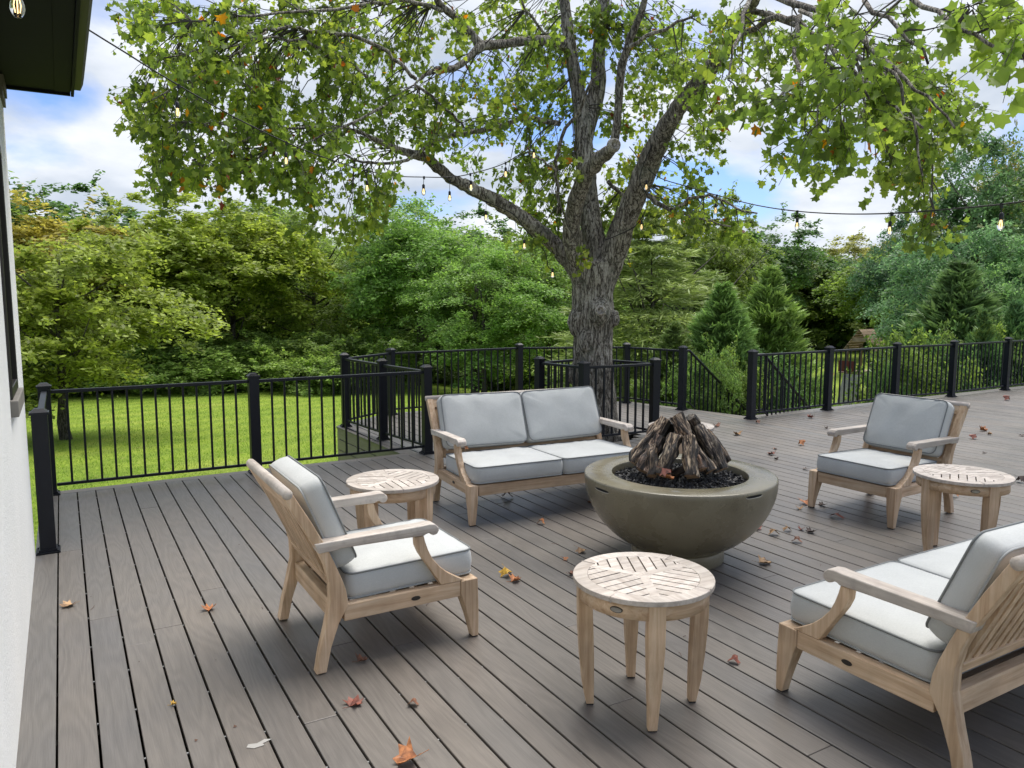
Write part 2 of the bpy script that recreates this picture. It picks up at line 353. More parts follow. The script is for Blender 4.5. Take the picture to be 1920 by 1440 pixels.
# ================================================================== SETTING
# terrain, one sheet to the horizon
rs = [0, 3, 5, 6.5, 8, 9, 10, 11, 12, 13, 14, 15, 16, 17.5, 19, 21, 23, 25, 28, 31, 35, 40, 46, 54, 64, 80, 100, 140, 200, 300, 420, 600]
na = 128; V = []; Fc = []
for r_ in rs:
    for j in range(na):
        a = 2*PI*j/na; x, y = r_*math.cos(a), r_*math.sin(a); V.append((x, y, ground_z(x, y)))
for i in range(len(rs)-1):
    for j in range(na):
        j2 = (j+1) % na; q = (i*na+j, (i+1)*na+j, (i+1)*na+j2, i*na+j2)
        Fc.append(q if i else (0, q[1], q[2]))
mb = MB(); mb.v = V; mb.f = Fc
tag(mb.build('lawn', LAWN, smooth_=True), kind='structure')

# ------------------------------------------------------------------ deck
PD = [(3.46, 7.75), (3.34, 8.85), (3.25, 10.02), (4.16, 10.66), (6.40, 10.72), (8.00, 9.95), (8.24, 8.88), (8.47, 7.70)]
TRUNK_XY = (5.76, 7.76); HOLE = .47
deck = empty('deck', (0, 0, 0)); tag(deck, kind='structure')
outl = [(3.20, 10.09), (4.14, 10.76), (6.43, 10.82), (8.08, 10.02), (8.34, 8.9), (8.57, 7.82)]
def ytop(x):
    if x < 3.24 or x > 8.57: return 7.80
    for (x0, y0), (x1, y1) in zip(outl, outl[1:]):
        if x0 <= x <= x1: return y0+(y1-y0)*(x-x0)/(x1-x0)
    return outl[0][1]
rnd = random.Random(5)
PITCHB, BW, TH = .1455, .1362, .025
x = -.105
row = 0; deck_pieces = 0
clips = MB()
def board(x0, x1, ya, yb, yc, yd, name='deck_board'):   # bottom ya(x0),yb(x1) top yc(x0),yd(x1)
    global deck_pieces
    xm, ym = (x0+x1)/2, (ya+yc)/2
    pts = [(x0-xm, ya-ym), (x1-xm, yb-ym), (x1-xm, yd-ym), (x0-xm, yc-ym)]
    o = MB().poly(pts, -TH, 0).build(name, DECK, deck, loc=(xm, ym, rnd.uniform(-.0008, .0008))); bevel(o, .0035, 2); deck_pieces += 1
while x < 19.6:
    x0, x1 = x, x+BW
    t0, t1 = ytop(x0), ytop(x1)
    cuts = []
    h0 = max(0, HOLE**2-min(abs(x0-TRUNK_XY[0]), abs(x1-TRUNK_XY[0]))**2)**.5 if x1 > TRUNK_XY[0]-HOLE and x0 < TRUNK_XY[0]+HOLE else 0
    yb_ = -2.5 if x < 7 else (-.5 if x < 11 else 2.2)
    y = yb_; seg = 4.88
    first = {0: 1.1, 1: 4.6, 2: 4.15, 3: 4.3, 4: 6.9, 5: 4.75, 6: 3.0, 7: 4.2}.get(row)
    if first is None: first = rnd.uniform(1.5, 6.3) if x > 1.4 else rnd.uniform(3.2, 5.2)
    joint = first
    spans = []
    if h0 > .05: ends = [(yb_, TRUNK_XY[1]-h0), (TRUNK_XY[1]+h0, None)]
    else: ends = [(yb_, None)]
    for a, b_ in ends:
        top0 = t0 if b_ is None else b_; top1 = t1 if b_ is None else b_
        js = [j for j in (joint, joint+seg) if a+.5 < j < min(top0, top1)-.45]
        ys = [a]+js
        for i, s_ in enumerate(ys):
            if i+1 < len(ys): e0 = e1 = ys[i+1]-.0015
            else: e0, e1 = top0-.004, top1-.004
            board(x0, x1, s_+.001, s_+.001, e0, e1)
    if x < 2.2:
        for q in range(18):
            yy = .6+q*.406+.15*(row % 2)*.3
            if yy < 7.7: clips.box(x1+.0008, x1+.0080, yy, yy+.009, -.014, -.008)
    x += PITCHB; row += 1
# border (picture-frame) boards
def strip(p, q, wd, name, zt=0., th=TH, mat_=DECKX, side=1):
    p, q = Vector((*p, 0)), Vector((*q, 0)); d = (q-p); ln = d.length; a = math.atan2(d.y, d.x)
    y0, y1 = (0, wd) if side > 0 else (-wd, 0)
    return bevel(MB().box(0, ln-.003, y0, y1, -th, 0).build(name, mat_, deck, loc=(p.x, p.y, zt), rot=(0, 0, a)), .003)
bevel(MB().box(-.0, .13, -9.5/2, 9.5/2, -TH, 0).build('border_board', DECK, deck, loc=(-.243, 3.02, 0.0005)), .003)
for a, b_ in ((-.243, 3.30),): strip((a, 7.80), (b_, 7.80), .125, 'border_board')
for a, b_ in ((8.60, 12.4), (12.4, 16.2), (16.2, 19.7)): strip((a, 7.80), (b_, 7.80), .125, 'border_board')
for p, q in zip(outl, outl[1:]): strip(p, q, .06, 'border_board', .0004)
strip((3.245, 7.93), (3.19, 10.09), .055, 'border_board', .0004)
tag(clips.build('hidden_fastener', plain('clip_steel', (.30, .30, .30), .5, .6), deck), kind='stuff')
# fascia below the edges: separate boards on the side seen through the railing
def fascia(p, q, rows=5, mat_=FASCIA):
    p, q = Vector((*p, 0)), Vector((*q, 0)); d = q-p; a = math.atan2(d.y, d.x)
    for k in range(rows):
        MB().box(0, d.length, -.022, -.001, -.029-.146*(k+1)+.011, -.029-.146*k).build('fascia_board', mat_, deck, loc=(p.x, p.y, 0), rot=(0, 0, a))
fascia((3.175, 10.10), (3.235, 7.95), 6)
fascia((4.14, 10.79), (3.175, 10.11), 6)
fascia((3.24, 7.95), (-.24, 7.95), 5)
fascia((8.09, 10.05), (6.43, 10.85), 5); fascia((6.43, 10.85), (4.14, 10.79), 5)
fascia((19.7, 7.95), (8.62, 7.95), 6)
# joists below, lumber colour darkened to put deep shade into the board gaps
J = MB()
for k in range(24):
    yy = -2.2+k*.43
    if yy < 7.7: J.box(-.24, 19.6, yy, yy+.04, -.24, -.028)
J.build('joists', plain('treated_lumber_shade', (.02, .017, .013), .95), deck)

# ------------------------------------------------------------------ railings
POSTM = None
def railing(name, pts, label, posts=None, spacing=.122, z_top=.93, zb=.085, start=.075, group=None, cat='railing'):
    root = empty(name, (pts[0][0], pts[0][1], 0), label=label, cat=cat, group=group)
    ox, oy = pts[0][:2]
    if not hasattr(railing, 'm'):
        a = .048
        m1 = MB().box(-a, a, -a, a, .0, .965).mesh('post')
        c_ = MB(); c_.box(-.058, .058, -.058, .058, .955, .972)
        c_.add([(-.052, -.052, .972), (.052, -.052, .972), (.052, .052, .972), (-.052, .052, .972), (-.026, -.026, .996), (.026, -.026, .996), (.026, .026, .996), (-.026, .026, .996)],
               [(0, 1, 5, 4), (1, 2, 6, 5), (2, 3, 7, 6), (3, 0, 4, 7), (4, 5, 6, 7), (3, 2, 1, 0)])
        m2 = c_.mesh('post_cap')
        f_ = MB(); f_.box(-.072, .072, -.072, .072, .0015, .012); f_.box(-.055, .055, -.055, .055, .012, .03)
        for sx in (-1, 1):
            for sy in (-1, 1): f_.tube([(sx*.06, sy*.06, .01), (sx*.06, sy*.06, .019)], .007, 6)
        m3 = f_.mesh('post_base')
        m4 = MB().box(-.0095, .0095, -.0095, .0095, zb+.012, z_top-.03).mesh('baluster')
        for m in (m1, m2, m3, m4): m.materials.append(METAL)
        railing.m = (m1, m2, m3, m4)
    m1, m2, m3, m4 = railing.m
    angs = []
    for i in range(len(pts)):
        q0 = pts[max(i-1, 0)]; q1 = pts[min(i+1, len(pts)-1)]; angs.append(math.atan2(q1[1]-q0[1], q1[0]-q0[0]))
    for i, p in enumerate(pts):
        if posts and not posts[i]: continue
        a = (p[2] if len(p) > 2 else 0)
        po = link('post', m1, None, root, (p[0]-ox, p[1]-oy, 0), (0, 0, a)); bevel(po, .004)
        link('post_cap', m2, None, po); link('post_base', m3, None, po)
    for p, q in zip(pts, pts[1:]):
        p2, q2 = Vector(p[:2]), Vector(q[:2]); d = q2-p2; ln = d.length; a = math.atan2(d.y, d.x); u = d/ln
        def bar(nm, z0, z1, wd):
            bevel(MB().box(.05, ln-.05, -wd/2, wd/2, z0, z1).build(nm, METAL, root, loc=(p2.x-ox, p2.y-oy, 0), rot=(0, 0, a)), .003)
        bar('top_rail', z_top-.03, z_top, .044); bar('bottom_rail', zb-.014, zb+.012, .026)
        n = max(1, round((ln-.1)/spacing)-0); st = (ln-.1)/n
        for k in range(1, n):
            c = p2+u*(.05+st*k); link('baluster', m4, None, root, (c.x-ox, c.y-oy, 0), (0, 0, a))
    return root
railing('deck_railing', [(-.165, 6.04), (-.165, 7.82), (1.60, 7.80), (3.46, 7.80)], 'black metal deck railing from the white house wall along the lawn edge')
a37 = R(-6)
railing('deck_railing', [(p[0], p[1], r_) for p, r_ in zip([(3.46, 7.80)]+PD[1:7], (0, a37, a37, R(30), 0, R(-20), R(12)))],
        'long black railing round the raised bay behind the big tree', posts=[0, 1, 1, 1, 1, 1, 1])
railing('deck_railing', [(8.47, 7.70), (10.16, 7.72), (11.95, 7.78), (13.42, 7.68), (15.25, 7.72), (17.1, 7.72), (19.0, 7.72)],
        'straight black railing along the far right side of the deck behind the right armchair')
EN = [(5.27, 7.34, R(6)), (6.31, 7.29, R(-10)), (6.10, 8.37, R(-10)), (5.17, 8.16, R(10))]
railing('tree_enclosure', [EN[0], EN[1], EN[2], EN[3], EN[0]], 'four-sided black railing closed round the base of the big tree', posts=[1, 1, 1, 1, 0], cat='railing')
# stairs off the right side of the bay
st = empty('stairs', (8.36, 8.3, 0), R(12), label='composite deck stairs going down between two black handrails', cat='stairs')
for k in range(9):
    bevel(MB().box(.05+.28*k, .33+.28*k, -.55, .55, -.175*(k+1)-.025, -.175*(k+1)).build('tread', DECK, st), .003)
    MB().box(.05+.28*k, .07+.28*k, -.53, .53, -.175*(k+1), -.175*k-.03).build('riser', FASCIA, st)
def handrail(p, label, lead):
    r_ = empty('stair_handrail', (p[0], p[1], 0), R(12), label=label, cat='handrail')
    L_, sl_ = 2.6, .64
    for nm, z, rr in (('top_rail', .915, .02), ('bottom_rail', .11, .013)):
        MB().tube([(.04, 0, z), (lead, 0, z), (lead+L_, 0, z-sl_*L_)], rr, 8).build(nm, METAL, r_, True)
    for k in range(int((lead+L_)/.122)):
        x = .10+k*.122; z = -sl_*max(0, x-lead)
        MB().box(x-.0095, x+.0095, -.0095, .0095, .11+z, .90+z).build('baluster', METAL, r_)
    e = lead+L_; zz = -sl_*L_
    bevel(MB().box(e, e+.096, -.048, .048, zz-.25, zz+.96).build('post', METAL, r_), .004)
handrail((8.24, 8.88), 'far sloping black handrail of the deck stairs below the round cypresses', .16)
handrail((8.47, 7.70), 'near sloping black handrail of the stairs seen through the deck railing', .30)

# ------------------------------------------------------------------ house: wall, window, eave
def stucco():
    m, t, b = mat('white_stucco'); mp = mapping(t, (1, 1, 1))
    n = nd(t, 'ShaderNodeTexNoise', i_Scale=55, i_Detail=7, i_Roughness=.7); t.links.new(mp.outputs[0], n.inputs['Vector'])
    n2 = nd(t, 'ShaderNodeTexNoise', i_Scale=1.5, i_Detail=5); t.links.new(mp.outputs[0], n2.inputs['Vector'])
    r = ramp(t, n2.outputs[0], [(.3, (.78, .79, .77)), (.7, (.86, .86, .84))]); t.links.new(r.outputs[0], b.inputs['Base Color'])
    b.inputs['Roughness'].default_value = .9; bump(t, b, n.outputs[0], .7, .008); return m
DARKW = plain('dark_green_soffit', (.006, .007, .0065), .7, 0, 8, .1, .15, .2)
FRAME = plain('bronze_window_frame', (.018, .015, .014), .4)
TRIM = plain('grey_brown_trim', (.20, .185, .165), .7, 0, 40, .2, None, .15)
house = empty('house', (-.24, 5.97, 0), label='white stucco house wall with dark eave and window at the left edge', cat='house')
HW = MB(); hx = -.24
# wall with a real window opening  (coordinates relative to the root)
def hb(b, x0, x1, y0, y1, z0, z1): b.box(x0+.24, x1+.24, y0-5.97, y1-5.97, z0, z1)
hb(HW, -.50, hx, 5.09, 5.97, -.9, 3.06); hb(HW, -.50, hx, 4.50, 5.09, -.9, 1.21); hb(HW, -.50, hx, 4.50, 5.09, 2.55, 3.06); hb(HW, -.50, hx, -6, 4.50, -.9, 3.06)
hb(HW, -7, -.501, 5.70, 5.968, -.9, 3.06)
HW.build('wall', stucco(), house)
wf = MB(); hb(wf, -.33, -.228, 5.045, 5.088, 1.235, 2.548); hb(wf, -.33, -.228, 4.502, 4.545, 1.235, 2.548); hb(wf, -.33, -.228, 4.545, 5.045, 2.50, 2.548); hb(wf, -.33, -.228, 4.545, 5.045, 1.235, 1.29); hb(wf, -.32, -.27, 4.545, 5.045, 1.87, 1.91)
win = bevel(wf.build('window', FRAME, house), .004)
gl = MB(); hb(gl, -.305, -.299, 4.546, 5.044, 1.291, 2.499); gm = plain('window_glass', (.02, .025, .03), .05, 0, 0, 0, .8); gl.build('pane', gm, win)
sl_ = MB(); hb(sl_, -.33, -.205, 4.47, 5.13, 1.15, 1.233); bevel(sl_.build('window_sill', TRIM, house), .006)
ev = MB(); hb(ev, -7, .045, -6, 5.93, 3.062, 3.09); ev.build('soffit', DARKW, house)
e2 = MB(); hb(e2, .0455, .135, -6, 5.93, 3.058, 3.085); e2.build('soffit_trim', DARKW, house)
e3 = MB(); hb(e3, .137, .155, -6, 5.95, 3.04, 3.26); bevel(e3.build('fascia_board', DARKW, house), .004)
gt = MB()
gp = [(.157, 3.09), (.157, 3.23), (.225, 3.23), (.225, 3.215), (.218, 3.205), (.221, 3.18), (.212, 3.13), (.195, 3.09)]
gt.prism([(a+.24, b) for a, b in gp], -11.9, .0); gt.build('gutter', plain('gutter_metal', (.035, .032, .027), .5, .1), house)
e4 = MB(); hb(e4, -7, .135, 5.932, 5.96, 3.045, 3.27); e4.build('gable_board', DARKW, house)
rf = MB(); rf.add([(.455, .03, 3.26), (.455, -11.9, 3.26), (-4, -11.9, 5.0), (-4, .05, 5.0)], [(0, 1, 2, 3)]); rf.add([(.455, .03, 3.30), (.455, -11.9, 3.30), (-4, -11.9, 5.04), (-4, .05, 5.04)], [(3, 2, 1, 0)])
rf.build('roof', plain('roof_shingle', (.06, .055, .05), .9, 0, 30, .5), house)
tr_ = MB(); hb(tr_, -.265, -.215, 5.62, 5.955, 2.985, 3.055); hb(tr_, -.262, -.225, 5.62, 5.965, 2.93, 2.985); tr_.build('frieze_trim', plain('frieze', (.10, .085, .07), .6), house)

# ================================================================== FURNITURE
def cushion_mesh(name, a, b, c, crown=.018, rc=.05, seed=0, n=11):
    """a,b half sizes in x,y; c half thickness. Band with puffed faces, seams where the piping sits."""
    per = []
    for cx_, cy_, a0 in ((a-rc, b-rc, 0), (-(a-rc), b-rc, 90), (-(a-rc), -(b-rc), 180), (a-rc, -(b-rc), 270)):
        for k in range(5):
            t = R(a0+22.5*k); per.append((cx_+rc*math.cos(t), cy_+rc*math.sin(t)))
    # densify straight runs
    P2 = []
    for i in range(len(per)):
        p, q = per[i], per[(i+1) % len(per)]; d = math.dist(p, q); m = max(1, int(d/.055))
        for k in range(m): P2.append((p[0]+(q[0]-p[0])*k/m, p[1]+(q[1]-p[1])*k/m))
    K = len(P2); v = []; f = []
    rg = random.Random(seed)
    ph = [rg.uniform(0, 6) for _ in range(4)]
    def nz(x, y): return .003*math.sin(x*17+ph[0])*math.sin(y*15+ph[1])+.0025*math.sin(y*31+ph[2]+x*9)
    rings = []
    for sgn in (-1, 1):
        rr = []
        for i in range(n+1):
            s = 1-i/n
            hh = c+crown*(1-s**3.0) if s < 1 else c
            rr.append((s, sgn*hh))
        rings.append(rr)
    bot, top = rings
    allr = [(s, z, 0) for s, z in reversed(bot[:-1])]
    allr += [(1+bulge_, c*zz, 1) for zz, bulge_ in ((-.6, .0), (-.2, .0), (.2, .0), (.6, .0))]
    allr += [(s, z, 0) for s, z in top[:-1]]
    for s, z, side in allr:
        for x, y in P2:
            if side:
                k = 1-(z/c)**2; nx, ny = x/a, y/b; l = math.hypot(nx, ny); v.append((x+nx/l*.010*k, y+ny/l*.010*k, z))
            else:
                # keep ring spacing tight near the rim, pull towards the centre
                xx, yy = x*s, y*s; ang_ = math.atan2(y/b, x/a); pk = .0034*(s**6)*(1-s**14)*math.sin(ang_*23+ph[3])*(1+math.sin(ang_*5+ph[0])) if s < .995 else 0
                v.append((xx, yy, z+((nz(xx, yy)*1.1*(1-s**4)+pk*2) if z > 0 else 0)))
    for i in range(len(allr)-1):
        for j in range(K):
            j2 = (j+1) % K; f.append((i*K+j, i*K+j2, (i+1)*K+j2, (i+1)*K+j))
    cb_ = len(v); v.append((0, 0, -(c+crown))); v.append((0, 0, c+crown))
    lt = (len(allr)-1)*K
    for j in range(K):
        j2 = (j+1) % K; f.append((cb_, j2, j)); f.append((cb_+1, lt+j, lt+j2))
    m = MB(); m.v = v; m.f = f; me = m.mesh(name, True)
    pp = MB(); ring = [(x*1.004, y*1.004) for x, y in P2]
    def seam(z):
        pts = [(x, y, z) for x, y in ring]; pts.append(pts[0]); pts.append(pts[1]); pp.tube(pts, .0048, 6, False)
    seam(c); top_p = pp.mesh('piping', True)
    pp = MB(); seam(-c); bot_p = pp.mesh('piping', True)
    return me, top_p, bot_p

UPR = lambda z: None
REAR = [(-.425, .006), (-.377, .006), (-.352, .12), (-.312, .23), (-.264, .31), (-.274, .38), (-.293, .44), (-.325, .52), (-.355, .59), (-.43, .735), (-.505, .865),
        (-.517, .884), (-.537, .890), (-.553, .878), (-.556, .862), (-.545, .848), (-.50, .765), (-.45, .675), (-.403, .59), (-.370, .51), (-.352, .43), (-.350, .34), (-.376, .22), (-.405, .11)]
FRONT = [(.384, .006), (.418, .006), (.420, .15), (.415, .313), (.322, .313), (.322, .24), (.337, .19), (.356, .126), (.372, .06)]
SUPP = [(.079, .579), (.083, .53), (.100, .49), (.125, .45), (.165, .39), (.212, .3125), (.345, .3125), (.30, .338), (.25, .37), (.205, .41), (.168, .455), (.146, .50), (.130, .545), (.122, .579)]
ARM = [(-.42, .628), (.11, .634), (.15, .637), (.178, .632), (.197, .615), (.20, .597), (.19, .581), (.172, .576), (.158, .582), (.150, .592), (.13, .588), (.12, .582), (.0, .585), (-.30, .588), (-.315, .582), (-.402, .58)]
SLAT_D = Vector((-.215, 0, .47)).normalized(); SLAT_ANG = math.atan2(.215, .47)
def seating(name, label, cat, width, seats, loc, rz, slatn, seed, group=None):
    r_ = empty(name, loc, rz, label=label, cat=cat, group=group); W = width/2
    for s in (-1, 1):
        yo = s*W; yi = s*(W-.055)
        bevel(MB().prism(REAR, min(yo, yi), max(yo, yi)).build('rear_leg', TEAK[2], r_), .004, 2)
        inner = (lambda z, s=s: s*(W-.045-.028*smooth(z/.30)))
        outer = (lambda z, s=s: s*(W+.003))
        m = MB().prism(FRONT, inner, outer) if s > 0 else MB().prism(FRONT, outer, inner)
        lg = bevel(m.build('front_leg', TEAK[2], r_), .004, 2)
        MB().box(.386, .416, min(s*(W-.045), s*(W-.002)), max(s*(W-.045), s*(W-.002)), .0005, .006).build('foot_pad', RUBBER, lg)
        bevel(MB().prism(SUPP, min(s*(W-.002), s*(W-.05)), max(s*(W-.002), s*(W-.05))).build('arm_support', TEAK[2], r_), .004, 2)
        a0, a1 = sorted((s*(W+.008), s*(W-.066)))
        bevel(MB().prism(ARM, a0, a1).build('armrest', TEAKW[0], r_), .006, 3)
        b0, b1 = sorted((s*(W-.004), s*(W-.052)))
        sr = bevel(MB().box(-.285, .321, b0, b1, .232, .311).build('side_rail', TEAK[0], r_), .004, 2)
        if s < 0 or seats == 2:
            pl = MB(); q = []
            for k in range(20): t = 2*PI*k/20; q.append((.075+.024*math.cos(t), .272+.0105*math.sin(t)))
            ya, yb = sorted((s*(W-.0035), s*(W-.0005))); pl.prism(q, ya, yb); po = pl.build('maker_plate', PLAQUE_D, sr)
            q2 = [((a-.075)*.84+.075, (b-.272)*.78+.272) for a, b in q]; ya, yb = sorted((s*(W-.001), s*(W+.0005)))
            MB().prism(q2, ya, yb).build('plate_face', PLAQUE, po) if False else None
            po.data.materials.clear(); po.data.materials.append(PLAQUE_D)
    bevel(MB().box(.358, .408, -(W-.076), W-.076, .228, .3115).build('front_rail', TEAK[1], r_), .004, 2)
    bevel(MB().box(-.335, -.288, -(W-.056), W-.056, .225, .318).build('rear_rail', TEAK[1], r_), .004, 2)
    for k in range(6 if seats == 1 else 6):
        u0 = -.27+k*.105; MB().box(u0, u0+.06, -(W-.056), W-.056, .250, .268).build('seat_slat', TEAK[1], r_)
    # back panel: rails and slats in the leaning plane
    M = Matrix.Translation((-.313, 0, .395)) @ Matrix.Rotation(-SLAT_ANG, 4, 'Y')
    bevel(MB().box(-.022, .014, -(W-.056), W-.056, .0, .055, M).build('back_bottom_rail', TEAK[1], r_), .003)
    tp = MB().box(-.020, .016, -(W-.056), W-.056, .44, .51, M); tp.build('back_top_rail', TEAK[1], r_)
    MB().tube([(-.532, -(W+.004), .872), (-.532, W+.004, .872)], .024, 16).build('crest_rail', TEAKW[1], r_, True)
    inner_w = 2*(W-.056); st_ = inner_w/slatn
    sm = MB().box(-.014, .006, -(st_-.021)/2, (st_-.021)/2, .052, .445, M).mesh('back_slat'); sm.materials.append(TEAK[2])
    for k in range(slatn): link('back_slat', sm, None, r_, (0, -inner_w/2+st_*(k+.5), 0))
    if seats == 2:
        bevel(MB().box(-.30, -.255, -.03, .03, .30, .40).build('back_bracket', TEAK[2], r_), .003)
    # cushions
    cw = (2*W-.107)/seats
    for k in range(seats):
        yc = -(2*W-.107)/2+cw*(k+.5)
        me, p1, p2 = cushion_mesh('seat_cushion', .333, cw/2-.002, .061, .022, .045, seed+k)
        o = link('seat_cushion', me, FAB, r_, (.083, yc, .381), (0, R(-1.2), R(.5*(k*2-1)) if seats > 1 else 0))
        link('piping', p1, PIPING, o); link('piping', p2, PIPING_L, o)
        me, p1, p2 = cushion_mesh('back_cushion', .222, cw/2-.010, .052, .028, .045, seed+7+k)
        lean = R(22)
        # local x = up the back, local z = forward
        cen = Vector((-.298+.062*math.cos(lean)-.228*math.sin(lean), yc, .452+.062*math.sin(lean)+.228*math.cos(lean)))
        up = Vector((-math.sin(lean), 0, math.cos(lean))); fw = Vector((math.cos(lean), 0, math.sin(lean)))
        Mx = Matrix((up, up.cross(fw)*-1, fw)).transposed()
        yv = fw.cross(up); Mx = Matrix((up, yv, fw)).transposed()
        o = link('back_cushion', me, FAB, r_, cen, Mx.to_euler())
        if seats > 1: o.rotation_euler.rotate_axis('Z', R(1.0*(1 if k else -1)))
        link('piping', p1, PIPING, o); link('piping', p2, PIPING_L, o)
    return r_
seating('armchair', 'teak armchair on the left seen from behind its slatted back, grey cushions', 'armchair', .75, 1, (1.35, 3.745, 0), R(0), 11, 10)
seating('armchair', 'teak armchair at the right facing the fire bowl, beside a round table', 'armchair', .75, 1, (5.72, 3.80, 0), R(181.5), 11, 30)
seating('loveseat', 'two-seat teak sofa with grey cushions in front of the tree railing', 'sofa', 1.64, 2, (3.45, 5.44, 0), R(-94), 26, 50)
seating('loveseat', 'two-seat teak sofa cut off by the lower right corner, seen from behind', 'sofa', 1.64, 2, (3.48, 1.80, 0), R(90), 26, 70)

# round side tables
def table(loc, rz_legs, rz_top, label, plate_at=None):
    r_ = empty('side_table', loc, 0, label=label, cat='side table', group='round teak side tables round the fire bowl')
    RT, RI, Z = .297, .235, .57
    n = 72; ring = MB()
    for k in range(4):                           # four ring segments
        v = []; f = []; m = n//4
        a0 = rz_top+k*PI/2+.4
        for i in range(m+1):
            a = a0+(PI/2-.0025)*i/m; c, s = math.cos(a), math.sin(a)
            v += [(RI*c, RI*s, Z-.022), (RT*c, RT*s, Z-.022), (RT*c, RT*s, Z), (RI*c, RI*s, Z)]
        for i in range(m):
            b = i*4
            for j in range(4): f.append((b+j, b+4+j, b+4+(j+1) % 4, b+(j+1) % 4))
        f.append((0, 3, 2, 1)); f.append((m*4, m*4+1, m*4+2, m*4+3))
        ringp = MB().add(v, f); bevel(ringp.build('rim_segment', TEAKW[(k+1) % 2], r_), .003)
    hs = .019
    for k in range(3):                           # three spokes
        a = rz_top+k*2*PI/3
        M = Matrix.Rotation(a, 4, 'Z')
        c0_ = hs/math.tan(PI/3); q5 = [(M @ Vector((x_, y_, 0)))[:2] for x_, y_ in ((.0004, 0), (c0_+.0004, -hs), (RI, -hs), (RI, hs), (c0_+.0004, hs))]
        MB().poly(q5, Z-.018, Z-.0005).build('spoke', TEAKW[0], r_)
        # slats of this sector run parallel to its bisector
        bis = a+PI/3; Mb = Matrix.Rotation(bis, 4, 'Z'); sw = .049
        for j in range(-4, 5):
            y0, y1 = j*sw-sw/2+.0036, j*sw+sw/2-.0036
            pts = []
            for yy in (y0, y1):
                lo = abs(yy)/math.tan(PI/3)*1.0+hs/math.sin(PI/3)
                hi = math.sqrt(max(0, (RI-.0005)**2-yy*yy)); pts.append((lo, hi))
            if min(pts[0][1]-pts[0][0], pts[1][1]-pts[1][0]) < .004: 
                if max(pts[0][1]-pts[0][0], pts[1][1]-pts[1][0]) < .02: continue
                if pts[0][1] < pts[0][0]: pts[0] = ((pts[0][0]+pts[0][1])/2,)*2
                if pts[1][1] < pts[1][0]: pts[1] = ((pts[1][0]+pts[1][1])/2,)*2
            (l0, h0), (l1, h1) = pts
            apex = [] if not (y0 < 0 < y1) else [(hs/math.sin(PI/3), 0)]
            out_ = [(l0, y0), (h0, y0), ((math.sqrt(max(0, (RI-.0005)**2-((y0+y1)/2)**2))) if h0 > l0 and h1 > l1 else h0, (y0+y1)/2), (h1, y1), (l1, y1)]+apex
            q = [(Mb @ Vector((x_, y_, 0)))[:2] for x_, y_ in out_]
            MB().poly(q, Z-.018, Z-.001+rnd.uniform(-.0008, .0008)).build('slat', TEAKW[0 if k != 1 else 1], r_)
    ap = MB(); v = []; f = []
    for i in range(n):
        a = 2*PI*i/n; c, s = math.cos(a), math.sin(a)
        v += [(.252*c, .252*s, Z-.088), (.274*c, .274*s, Z-.088), (.274*c, .274*s, Z-.023), (.252*c, .252*s, Z-.023)]
    for i in range(n):
        b, b2 = i*4, ((i+1) % n)*4
        for j in range(4): f.append((b+j, b2+j, b2+(j+1) % 4, b+(j+1) % 4))
    ap.add(v, f).build('apron', TEAK[0], r_, True)
    ap_o = r_.children[-1]
    if plate_at is not None:
        M = Matrix.Rotation(plate_at, 4, 'Z')
        def oval(aw, ah, x0, x1):
            m = MB(); v = []
            for X in (x0, x1):
                for i in range(20): t = 2*PI*i/20; v.append(M @ Vector((X-.5*(aw*math.cos(t))**2/.27, aw*math.cos(t), Z-.056+ah*math.sin(t))))
            return m.add(v, [tuple(range(19, -1, -1)), tuple(range(20, 40))]+[(i, (i+1) % 20, 20+(i+1) % 20, 20+i) for i in range(20)])
        pr = oval(.027, .0125, .270, .2775).build('maker_plate', PLAQUE_D, r_); oval(.0235, .0095, .277, .2785).build('plate_face', PLAQUE, pr)
    prof = [(.206, 0.006), (.238, .006), (.256, .10), (.268, .22), (.277, .36), (.2795, .5475), (.222, .5475), (.216, .40), (.209, .24), (.206, .10)]
    for k in range(4):
        wz = lambda z: .019+.016*smooth(z/.42)
        lg = MB().prism(prof, lambda z: -wz(z), wz)
        o = bevel(lg.build('leg', TEAK[2], r_, rot=(0, 0, rz_legs+k*PI/2)), .003)
        MB().box(.208, .236, -.017, .017, .0005, .006).build('foot_pad', RUBBER, o)
    return r_
table((2.07, 2.44, 0), R(62), R(2), 'round slatted teak table in the foreground between armchair and lower right sofa', R(-152))
table((1.795, 4.60, 0), R(35), R(-32), 'round slatted teak table between the left armchair and the far sofa')
table((5.14, 2.83, 0), R(70), R(30), 'round slatted teak table in front of the right armchair', R(-135))
table((4.86, 5.24, 0), R(50), R(10), 'round teak table half hidden behind the logs of the fire bowl')

